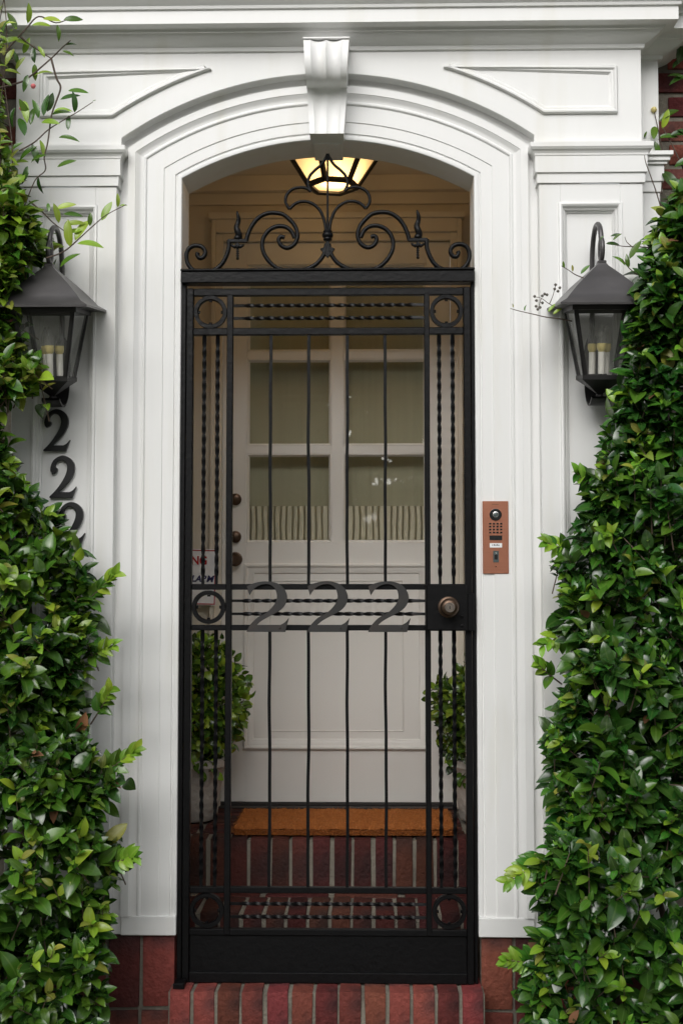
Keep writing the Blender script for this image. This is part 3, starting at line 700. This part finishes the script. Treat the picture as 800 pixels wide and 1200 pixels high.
    arm = [(0, -.006, .03), (0, -.010, .18), (0, -.018, .30), (0, -.040, .362), (0, -.082, .392), (0, -.125, .388), (0, -.155, .362), (0, -.165, .325), (0, -.160, .300)]
    MB().tube(catmull(arm, 6), .0075, 8, flat=1.0).build('arm', ZN, L_, smooth=50)
    lp = [(.0, -.165 + .020 * math.sin(t), .305 + .030 * math.cos(t)) for t in np.linspace(0, 2 * math.pi, 25)]
    MB().tube(lp, .0065, 8, cap=False).build('hanging_loop', ZN, L_, smooth=50)
    MB().lathe([(.010, 0), (.012, .006), (.008, .012), (.007, .020)], (0, -.165, .258), 14).build('loop_stem', ZN, L_, smooth=40)
    st = MB(); rows = []
    for q in catmull([(-.008, -.02), (-.020, -.075), (-.052, -.112), (-.095, -.122), (-.130, -.108)], 6):
        w_ = .026; rows.append([(-w_, q[0], q[1]), (w_, q[0], q[1]), (w_, q[0] - .002, q[1] - .007), (-w_, q[0] - .002, q[1] - .007)])
    st.grid(rows, close_v=True); st.build('lower_strap', BK, L_, smooth=40)
    return L_
wall_lantern(-.786, 'grey metal wall lantern with clear glass above the left house numbers')
wall_lantern(.779, 'grey metal wall lantern with clear glass on the right pilaster')

# ------------------------------------------------------------------ ceiling lantern, lit
cl = empty('ceiling_lantern', 'lit hexagonal ceiling lantern with frosted amber glass inside the arch', 'ceiling light', (.0, .55, 2.52), rot=(0, 0, R(-17)))
def hexp(r, z): return [(r * math.sin(k * math.pi / 3), -r * math.cos(k * math.pi / 3), z) for k in range(6)]
HZ, HR0, HR1 = .155, .084, .186
lo, hi = hexp(HR0, 0), hexp(HR1, HZ)
for k in range(6):
    a, b, c, d = lo[k], lo[(k + 1) % 6], hi[(k + 1) % 6], hi[k]
    MB().add([a, b, c, d], [(0, 1, 2, 3)]).build('glass_pane', M['lampglass'], cl)
    MB().tube([a, d], .0105, 6).build('frame_bar', M['bronze_dark'], cl)
    MB().tube([a, b], .0115, 6).build('bottom_rim', M['bronze_dark'], cl)
MB().add(hexp(HR0, .002), [tuple(range(6))]).build('bottom_glass', M['lampglass'], cl)
mb = MB(); mb.grid([hexp(HR1 + .012, HZ - .006), hexp(HR1 + .012, HZ + .014), hexp(.03, HZ + .045)], close_v=True); mb.build('canopy', M['bronze_dark'], cl)
MB().lathe([(.0, -.028), (.018, -.022), (.026, -.006), (.022, .010), (.013, .024), (.012, .045), (0, .046)], (0.012, -.01, .092), 16).build('bulb', M['bulb_lit'], cl, smooth=60)
pl_ = bpy.data.lights.new('lantern_light', 'POINT'); pl_.energy = 9.5; pl_.color = (1, .68, .36); pl_.shadow_soft_size = .03
po = bpy.data.objects.new('lantern_light', pl_); COL.objects.link(po); po.parent = cl; po.location = (.012, -.01, .055)

# ------------------------------------------------------------------ house numbers on the left pilaster
def two_house():
    outer = catmull([(200, 988), (192, 966), (204, 931), (235, 911), (266, 917), (288, 942), (290, 975), (275, 1010), (250, 1040), (226, 1062)])
    base = [Vector((272, 1062))] + catmull([(272, 1062), (286, 1054), (299, 1038)], 3)[1:] + [Vector((282, 1086)), Vector((190, 1086))]
    inner = catmull([(191, 1080), (215, 1055), (240, 1020), (257, 985), (261, 957), (251, 936), (232, 929), (217, 939), (212, 955), (221, 966), (216, 980), (200, 988)])[:-1]
    return [((q.x - 244) / 108 * .078, (998.5 - q.y) / 175 * .124) for q in outer + base + inner]
H2 = two_house()
for x, z, lab in ((-.797, 1.604, 'top black numeral 2 on the left pilaster below the lantern'), (-.777, 1.466, 'middle black numeral 2 on the left pilaster'), (-.750, 1.329, 'lowest black numeral 2, half hidden by leaves on the left pilaster')):
    o = MB().prism(H2, -.008, .006).build('house_number', M['number'], bevel=.001); o.location = (x, FY + .016, z); tag(o, lab, 'number', 'house numbers on the left pilaster')

# ------------------------------------------------------------------ plants
def leaf_proto(fold=.18, curl=.16, wide=.40, ns=8, tip=1.):
    """unit leaf: x along, y across, z up; returns verts and faces"""
    vs, fs = [], []
    for i in range(ns):
        t = i / (ns - 1); w_ = wide * .5 * (math.sin(math.pi * t ** .92) ** .58) * (1 if t < .7 else 1 - .6 * (t - .7) * tip)
        z = -curl * t * t + .05 * math.sin(math.pi * t)
        if i in (0, ns - 1): w_ = .012
        vs += [(t, -w_, z + fold * w_), (t, 0, z - .004), (t, w_, z + fold * w_)]
    for i in range(ns - 1):
        a = i * 3; fs += [(a, a + 3, a + 4, a + 1), (a + 1, a + 4, a + 5, a + 2)]
    return np.array(vs), fs
PROTO = [leaf_proto(.25, .10, .50), leaf_proto(.50, .18, .56), leaf_proto(.18, .26, .50), leaf_proto(.35, .03, .45), leaf_proto(.60, .32, .54)]
PROTO_NARROW = [leaf_proto(.3, .15, .30), leaf_proto(.45, .25, .28), leaf_proto(.2, .05, .33)]
def frame_from(d, n):
    d = d / np.linalg.norm(d); n = n - d * np.dot(n, d); n = n / (np.linalg.norm(n) + 1e-9); s = np.cross(n, d); return d, s, n
def across(me, n):
    at = me.attributes.new('across', 'FLOAT', 'POINT'); per = len(me.vertices) // n // 3
    at.data.foreach_set('value', np.tile(np.array((1., 0., 1.)), per * n).astype(np.float32))
class Leaves:
    def __init__(s, protos): s.rec = []; s.protos = protos
    def add(s, p, d, n, L, cls, width=1.):
        d, sd_, n = frame_from(np.asarray(d, float), np.asarray(n, float)); s.rec.append((np.asarray(p, float), d, sd_, n, L, cls, int(rng.integers(len(s.protos))), width))
    def joined(s, name, parent, recs, origin):
        V, F, MI = [], [], []; b = 0
        for p, d, sd_, n, L, cls, k, wd in recs:
            pv, pf = s.protos[k]
            V.append(p - origin + L * (pv[:, :1] * d + pv[:, 1:2] * sd_ * wd + pv[:, 2:] * n)); F += [tuple(b + i for i in f) for f in pf]; MI += [cls] * len(pf); b += len(pv)
        me = bpy.data.meshes.new(name); me.from_pydata(np.concatenate(V).tolist(), [], F)
        for m in LEAF: me.materials.append(m)
        me.polygons.foreach_set('material_index', MI); me.shade_smooth(); across(me, len(recs)); me.update()
        o = link(name, me, parent); o['kind'] = 'stuff'; return o
    def singles(s, parent, recs, origin):
        cache = {}
        for p, d, sd_, n, L, cls, k, wd in recs:
            if (k, cls) not in cache:
                pv, pf = s.protos[k]; me = bpy.data.meshes.new('leaf'); me.from_pydata(pv.tolist(), [], pf); me.materials.append(LEAF[cls]); me.shade_smooth(); across(me, 1); cache[(k, cls)] = me
            o = link('leaf', cache[(k, cls)], parent); q = p - origin
            o.matrix_local = Matrix(((d[0] * L, sd_[0] * L * wd, n[0] * L, q[0]), (d[1] * L, sd_[1] * L * wd, n[1] * L, q[1]), (d[2] * L, sd_[2] * L * wd, n[2] * L, q[2]), (0, 0, 0, 1)))
    def largest_in_view(s, count):
        """which leaves show largest from the photograph's position (coarse visibility count)"""
        Rm = np.array(cam.rotation_euler.to_matrix()); C = np.array(CAM_LOC); buf = {}
        for i, (p, d, sd_, n, L, cls, k, wd) in enumerate(s.rec):
            for t in (.15, .3, .5, .7, .85):
                for u in (-.13, 0, .13):
                    q = Rm.T @ (p + d * L * t + sd_ * L * u * wd - C)
                    if q[2] > -.1: continue
                    x, y = 341 + 1257 * q[0] / -q[2], 512 - 1257 * q[1] / -q[2]
                    if 0 <= x < 682 and 0 <= y < 1024:
                        key = (int(x / 3), int(y / 3))
                        if key not in buf or buf[key][0] > -q[2]: buf[key] = (-q[2], i)
        cnt = {}
        for z, i in buf.values(): cnt[i] = cnt.get(i, 0) + 1
        return set(sorted(cnt, key=lambda i: -cnt[i])[:count])
def unit(v): return v / np.linalg.norm(v)

def shrub(sx, edge, ztop, label, thick, upper_light, shoots=()):
    zs = np.array([e[1] for e in edge]); xs = np.array([e[0] for e in edge]); o_ = np.argsort(zs); zs, xs = zs[o_], xs[o_]
    xe = lambda z: float(np.interp(z, zs, xs)); th = lambda z: float(np.interp(z, [t[0] for t in thick], [t[1] for t in thick]))
    origin = np.array((sx * 1.0, -.12, -.36)); root = empty('climbing_shrub', label, 'shrub', tuple(origin), 'glossy shrubs either side of the door')
    lv = Leaves(PROTO); stems = MB()
    lump = lambda x, z: .05 * math.sin(9 * x + 4.1 * z + sx) * math.sin(7.3 * z - 3 * x) + .03 * math.sin(23 * z + 15 * x)
    def surf(x, z):
        e = xe(z); T = th(z) + lump(x, z); rd = .20; t = min(1, max(0, (x - e) / rd)); return -T * math.sqrt(max(0, 1 - (1 - t) ** 2)) - .03
    A = 0
    def sprig(x, z, inset, big):
        y = surf(x, z) + inset
        if y > .0: return
        e = xe(z); t = min(1, (x - e) / .20)
        out = unit(np.array((-sx * (1 - t) * 1.1, -.35 - .65 * t, .25)))
        d = unit(out * .75 + np.array((rng.normal(0, .42), rng.normal(0, .22), .70 + rng.normal(0, .35))))
        n_nodes = int(rng.integers(3, 6)); ln = rng.uniform(.04, .085); base = np.array((sx * x, y, z)) - d * ln
        young = (not big) and rng.random() < (.30 + .22 * upper_light(z)); a0 = rng.uniform(0, math.pi)
        a = unit(np.cross(d, np.array((rng.normal(), rng.normal(), rng.normal())))); b = np.cross(d, a)
        if not big: stems.tube([tuple(base - origin - d * .05), tuple(base - origin + d * ln * .5), tuple(base - origin + d * ln)], [.0022, .0018, .001], 4, cap=False, mi=0)
        for k in range(n_nodes):
            f = k / max(1, n_nodes - 1); p = base + d * ln * f; ang = a0 + k * math.pi / 2
            for s_ in (0, math.pi):
                if rng.random() < .08: continue
                r = a * math.cos(ang + s_) + b * math.sin(ang + s_)
                ld = unit(r * (1.0 - .4 * f) + d * (.12 + .75 * f) + np.array((-sx * .1, -.15, -.14 + rng.normal(.0, .24))))
                nn = unit(d * .9 - r * .15 + np.array((rng.normal(0, .28), -.42 + rng.normal(0, .25), .50)))
                L = float(np.clip(rng.normal(.053, .013), .028, .084)) * (1 - .35 * f * (1 if young else .5)) * (1.12 if big else 1)
                u = rng.random()
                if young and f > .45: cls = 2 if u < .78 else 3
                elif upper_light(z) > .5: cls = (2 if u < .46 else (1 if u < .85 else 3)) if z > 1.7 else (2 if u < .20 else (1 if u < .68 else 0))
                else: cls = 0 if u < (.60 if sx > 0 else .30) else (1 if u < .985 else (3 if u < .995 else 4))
                lv.add(p, ld, nn, L * rng.uniform(.85, 1.1), cls, rng.uniform(.9, 1.12))
    z0 = -.30
    for inset, dens, big in ((.0, 370, False), (.04, 290, True), (.085, 220, True), (.15, 140, True)):
        n = int(dens * (ztop - z0) * .62)
        for _ in range(n):
            z = rng.uniform(z0, ztop); e = xe(z) + .055 + (0 if not big else .025); x = e + rng.uniform(0, 1) * (1.16 - e) if rng.random() < .8 else e + abs(rng.normal(0, .02))
            sprig(x, z, inset + abs(rng.normal(0, .02)), big)
    for bx, bz, tx, tz, y in shoots:          # longer shoots that stick out of the outline
        p0 = np.array((bx, y + .04, bz)); p1 = np.array((tx, y - .02, tz)); d = p1 - p0; ln = np.linalg.norm(d); d = d / ln
        stems.tube([tuple(p0 - d * .06 - origin), tuple(p0 + d * ln * .5 + np.array((0, 0, -.004)) - origin), tuple(p1 - origin)], [.0024, .002, .0012], 5, cap=False)
        a = unit(np.cross(d, np.array((0, -1., .3)))); nn_ = max(3, int(ln / .017))
        for k in range(nn_ + 1):
            f = k / nn_
            for s_ in (-1, 1):
                lv.add(p0 + d * ln * f, unit(d * (.75 + .3 * f) + a * s_ * (.8 - .35 * f) + rng.normal(size=3) * .16), unit(np.array((rng.normal(0, .3), -.75, .5))), rng.uniform(.040, .056) * (1.05 - .3 * f), 2 if f > .3 and rng.random() < .85 else 1)
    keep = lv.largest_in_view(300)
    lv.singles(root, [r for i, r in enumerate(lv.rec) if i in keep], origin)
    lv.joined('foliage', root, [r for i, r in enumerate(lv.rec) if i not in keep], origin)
    stems.build('twigs', M['twig'], root, smooth=60, fix=False)['kind'] = 'stuff'
    for k in range(9):                     # woody stems up the wall
        x = 1.28 - .06 * k + rng.normal(0, .02); pts = []; zt = ztop - rng.uniform(.1, .9)
        for j in range(9):
            z = -.36 + (zt + .36) * j / 8; xx = max(xe(z) + .16, x + .05 * math.sin(j * 1.3 + k)); pts.append((sx * xx - origin[0], min(-.04, surf(xx, z) * .45) - origin[1], z - origin[2]))
        MB().tube(catmull(pts, 4), [.011 * (1 - .7 * q / 32) for q in range(33)], 7).build('branch', M['bark'], root, smooth=60)
    return root
LE = [(.52, -.3), (.53, -.02), (.515, .25), (.505, .43), (.565, .52), (.515, .64), (.63, .79), (.595, .98), (.60, 1.13), (.63, 1.24), (.705, 1.33), (.80, 1.46), (.875, 1.60), (.84, 1.67), (.73, 1.73), (.80, 1.81), (.83, 1.9), (.785, 2.05), (.74, 2.14), (.80, 2.25), (.88, 2.36), (.90, 2.5), (.92, 2.7), (.95, 2.9)]
RE = [(.49, -.3), (.485, 0), (.480, .145), (.525, .25), (.495, .36), (.57, .55), (.54, .70), (.60, .88), (.60, 1.07), (.59, 1.22), (.67, 1.33), (.69, 1.45), (.735, 1.57), (.77, 1.74), (.795, 1.86), (.825, 2.0), (.86, 2.13), (.94, 2.24), (1.05, 2.36)]
TH = [(-.3, .44), (.4, .42), (1.0, .36), (1.5, .30), (1.75, .36), (2.0, .36), (2.4, .28), (2.9, .24)]
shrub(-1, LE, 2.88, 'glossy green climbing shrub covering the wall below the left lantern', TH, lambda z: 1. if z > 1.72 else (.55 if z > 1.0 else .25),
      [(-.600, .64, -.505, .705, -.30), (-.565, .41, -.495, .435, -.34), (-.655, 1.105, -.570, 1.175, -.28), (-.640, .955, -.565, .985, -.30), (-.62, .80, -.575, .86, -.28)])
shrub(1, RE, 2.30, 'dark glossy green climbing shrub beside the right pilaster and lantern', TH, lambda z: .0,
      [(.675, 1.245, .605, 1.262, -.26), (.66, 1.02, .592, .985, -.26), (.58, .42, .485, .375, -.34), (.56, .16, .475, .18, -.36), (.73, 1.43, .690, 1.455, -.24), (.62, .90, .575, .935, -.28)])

# thin vine over the left corner and tendrils at the right lantern
def vine(name, label, stems, sprays, origin, blossoms=()):
    root = empty(name, label, 'vine', origin); lv = Leaves(PROTO_NARROW); O = np.array(origin)
    for pts, r in stems:
        pp = catmull([tuple(np.array(q) - O) for q in pts], 5); MB().tube(pp, [r * (1 - .55 * i / len(pp)) for i in range(len(pp))], 6).build('stem', M['bark'], root, smooth=60)
    for p, d, L, cls in sprays: lv.add(p, d, (rng.normal(0, .4), -.8, .5), L, cls, 1.1)
    lv.singles(root, lv.rec, O)
    for p, r, m in blossoms: MB().lathe([(0, r), (r * .7, r * .6), (r, 0), (r * .6, -r * .7), (0, -r)], tuple(np.array(p) - O), 8).build('bud', m, root, smooth=180)
    return root
M['pink'] = mat('pink_bud', (.65, .16, .17), .6); M['berry'] = mat('berry', (.12, .11, .09), .6)
def q5(x, y, Y=-.20):                      # corner of the cornice, metres
    px, py = x / 3.75, y / 3.75; k = 1473 / (3.70 + Y - .02)
    return (.1199 + (px - 431) / k, Y, 1.1423 - (py - 688) / k * 1.006)
stems = [([q5(*p) for p in ((-60, 330), (20, 310), (75, 285), (180, 195), (230, 145), (268, 112))], .0034), ([q5(*p) for p in ((40, 95), (90, 135), (180, 195))], .003),
         ([q5(*p) for p in ((180, 195), (205, 285), (225, 330), (205, 395), (185, 460), (170, 580), (155, 650), (160, 710), (112, 760), (60, 900))], .0032),
         ([q5(*p) for p in ((40, 620), (110, 580), (170, 525), (240, 480), (300, 445), (372, 398))], .0024), ([q5(*p) for p in ((90, 850), (150, 900), (200, 950), (255, 990))], .0025),
         ([q5(*p, -.3) for p in ((170, 1110), (250, 1080), (320, 1020), (380, 965), (440, 915), (530, 868))], .0024), ([q5(*p) for p in ((-30, 160), (60, 60), (120, 0), (200, 30), (260, 10))], .003)]
sp = []
for x, y, dx, dy, L in ((75, 270, -.2, 1, .045), (105, 215, -.1, -1, .045), (105, 220, 0, 1, .04), (190, 265, -1, .05, .045), (150, 190, -.5, -1, .035), (240, 135, 1, -.2, .03), (230, 160, 1, .3, .03), (125, 470, -.2, -1, .05), (150, 460, .2, -1, .055), (165, 440, .3, -1, .05), (140, 490, 1, .15, .055), (185, 455, 1, -.15, .05), (195, 440, 1, -.2, .045), (90, 500, .1, -1, .05), (85, 470, -.5, -1, .05), (290, 445, .05, -1, .05), (262, 525, 0, -1, .04), (220, 560, 1, .05, .05), (225, 385, 1, -.3, .05), (260, 345, 1, 0, .05), (120, 600, -.8, .5, .055), (100, 590, .3, 1, .05), (150, 640, -.1, -1, .04), (95, 675, .8, -.3, .05), (215, 695, 1, -.35, .05), (80, 690, -.2, .9, .045), (130, 740, .1, 1, .04), (370, 398, .4, -.2, .012), (60, 390, .2, 1, .06), (40, 470, .4, 1, .06), (20, 420, -.3, 1, .05)):
    sp.append((q5(x, y), (dx, rng.normal(-.1, .25), -dy), L * 1.15, int(rng.choice((0, 1, 1, 2)))))
for x, y, dx, dy, L in ((420, 940, .5, -1, .055), (365, 965, .1, -1, .035), (490, 880, .1, -1, .035), (330, 985, -1, .1, .05), (280, 1060, -.1, -1, .07), (300, 1030, .4, -.8, .07), (310, 1045, 1, .1, .07), (250, 960, 1, -.2, .055), (245, 910, 1, .0, .05), (215, 885, 1, -.3, .05), (225, 950, -.2, -1, .05), (260, 1010, 0, -1, .05), (180, 900, -.2, -1, .03), (500, 875, 1, -.1, .02), (235, 1150, .5, -.4, .06), (20, 60, -.5, -1, .05), (70, 30, .2, -1, .05), (90, 40, 1, 0, .05), (140, 10, 1, .2, .05), (205, 40, .1, .5, .04), (235, 15, 1, -.2, .05), (30, 100, -1, .4, .05), (10, 150, -.5, 1, .05)):
    sp.append((q5(x, y, -.24), (dx, rng.normal(-.1, .25), -dy), L * 1.1, int(rng.choice((1, 2, 2)))))
for k in range(150):                       # fine sprigs along the corner of the wall
    z = rng.uniform(2.15, 2.93); x = -rng.uniform(.90, 1.02) + .03 * math.sin(z * 17); th_ = rng.uniform(-.6, 2.2)
    sp.append(((x, rng.uniform(-.30, -.16), z), (math.cos(th_) * .8, rng.normal(-.2, .3), math.sin(th_)), rng.uniform(.026, .05), int(rng.choice((1, 2, 2, 3)))))
for k in range(8):
    x = -.92 - .012 * k; stems.append(([(x + .03 * math.sin(k * 2 + j), -.2, 2.05 + j * .17) for j in range(6)], .0026))
vine('climbing_vine', 'thin leafy vine trailing over the top left corner of the surround', stems, sp, (-.95, -.15, 2.0), [(q5(100, 322), .008, M['pink']), (q5(48, 425), .007, M['pink'])])
def q6(x, y, Y=-.22):
    px, py = 580 + x / 3.636, 230 + y / 3.636; k = 1473 / (3.70 + Y + .01)
    return (.1199 + (px - 431) / k, Y, 1.1423 - (py - 688) / k * 1.0)
stems = [([q6(*p) for p in ((330, 530), (280, 520), (220, 512), (170, 500), (110, 486), (68, 474))], .0020), ([q6(*p) for p in ((400, 350), (350, 330), (320, 310), (288, 290))], .0018),
         ([q6(*p) for p in ((680, 215), (610, 208), (560, 207), (515, 200))], .002), ([q6(*p) for p in ((610, 330), (575, 300), (548, 262))], .0018), ([q6(*p) for p in ((600, 215), (570, 190), (560, 165))], .0015),
         ([q6(*p) for p in ((280, 480), (235, 455), (200, 430), (175, 425))], .0013), ([q6(*p) for p in ((235, 455), (250, 420), (262, 375))], .0013), ([q6(*p) for p in ((200, 430), (190, 465), (180, 475))], .0012)]
sp = [(q6(x, y), (dx, rng.normal(-.1, .2), -dy), L, c_) for x, y, dx, dy, L, c_ in ((130, 485, .1, -1, .02, 1), (230, 490, .6, -.8, .03, 2), (250, 500, .8, -.6, .03, 2), (370, 325, .6, -.6, .035, 1), (300, 300, -.2, -1, .02, 1), (335, 315, 0, -1, .02, 3), (480, 195, 1, -.0, .04, 0), (510, 180, .8, -.8, .03, 1), (545, 155, -1, .1, .03, 0), (560, 290, -.6, -.7, .045, 1), (575, 300, -.2, -1, .04, 1), (470, 160, -.5, .5, .015, 1), (580, 260, .6, -1, .06, 1), (80, 470, -.1, -1, .012, 3))]
bl = [(q6(x, y), .0045, M['berry']) for x, y in ((172, 422), (180, 440), (205, 420), (215, 412), (178, 465), (185, 478), (195, 470), (262, 372), (258, 390), (280, 385), (272, 400), (205, 450), (225, 415))]
vine('vine_tendril', 'fine bare tendrils with tiny seed heads around the right lantern', stems, sp, (.80, -.15, 1.9), bl)
# vine against the bricks at the right edge
def q7(x, y, Y=.04):
    px, py = 680 + x / 4.444, y / 4.444; k = 1473 / (3.70 + Y + .02)
    return (.1199 + (px - 431) / k, Y, 1.1423 - (py - 688) / k)
stems = [([q7(*p, -.09) for p in ((440, 1130), (420, 1050), (400, 980), (370, 890), (350, 830), (345, 795))], .0022), ([q7(*p) for p in ((430, 1000), (440, 800), (425, 690), (400, 560))], .0025), ([q7(*p) for p in ((560, 900), (500, 760), (440, 640))], .0025)]
sp = [(q7(x, y), (dx, rng.normal(-.2, .2), -dy), L, c_) for x, y, dx, dy, L, c_ in ((425, 610, .8, -.6, .075, 1), (440, 650, .2, -.6, .06, 2), (420, 700, 1, -.1, .06, 1), (400, 720, .3, 1, .05, 1), (480, 690, 1, -.2, .08, 0), (400, 640, -.2, 1, .06, 1), (520, 660, 1, .3, .07, 0), (500, 860, .9, -.4, .09, 0), (440, 880, .5, 1, .09, 0), (480, 420, .8, -.4, .07, 0), (500, 330, .6, -.6, .08, 0), (470, 370, 1, .2, .07, 0), (530, 300, .2, -1, .08, 0), (320, 690, .1, -1, .02, 1), (345, 700, .4, -1, .02, 1))]
vine('brick_wall_vine', 'leafy vine climbing the brick wall right of the half pilaster', stems, sp, (1.05, .02, 2.2), [(q7(398, 550), .010, M['bulb_base'])])

# potted shrubs inside the vestibule
def topiary(x, y, label, zc_, rx, rz, seed):
    r_ = np.random.default_rng(seed); z0 = .319
    root = empty('potted_shrub', label, 'potted shrub', (x, y, z0), 'potted shrubs beside the front door'); O = np.array((x, y, z0))
    MB().lathe([(0, 0), (.078, 0), (.088, .01), (.100, .10), (.112, .18), (.122, .19), (.122, .215), (.108, .217), (.104, .19), (0, .188)], (0, 0, 0), 28).build('pot', M['stone_pot'], root, smooth=40)
    MB().lathe([(0, .192), (.104, .190)], (0, 0, 0), 20).build('soil', M['soil'], root)
    MB().tube([(0, 0, .17), (.004, .002, .26), (-.003, 0, zc_ - z0)], [.011, .010, .007], 8).build('trunk', M['bark'], root, smooth=60)
    lv = Leaves(PROTO)
    for k in range(2600):
        d = unit(r_.normal(size=3)); rr = r_.uniform(.55, 1.0) ** .6
        lum = 1 + .13 * math.sin(5 * d[0] + 3 * d[2] + seed) + .12 * math.sin(7 * d[2] - 4 * d[1]) + r_.normal(0, .035)
        p = np.array((x, y, zc_)) + d * np.array((rx, rx, rz)) * rr * lum
        ld = unit(d + r_.normal(size=3) * .6 + np.array((0, 0, .1))); nn = unit(d + r_.normal(size=3) * .4 + np.array((0, -.2, .5)))
        u = r_.random(); lv.add(p, ld, nn, r_.uniform(.026, .042), 1 if u < .5 else (2 if u < .86 else 0), 1.35)
    br = MB()
    for k in range(26):
        d = unit(r_.normal(size=3)); br.tube([(0, 0, zc_ - z0 - .08), tuple(d * np.array((rx, rx, rz)) * .5 + np.array((0, 0, zc_ - z0))), tuple(d * np.array((rx, rx, rz)) * .95 + np.array((0, 0, zc_ - z0)))], [.005, .003, .001], 5)
    br.build('branches', M['twig'], root, smooth=60)
    lv.joined('crown', root, lv.rec, O)
topiary(-.505, .82, 'potted green shrub inside the vestibule, left of the front door', .715, .168, .225, 3)
topiary(.530, .82, 'potted green shrub inside the vestibule, right of the front door', .680, .158, .215, 5)
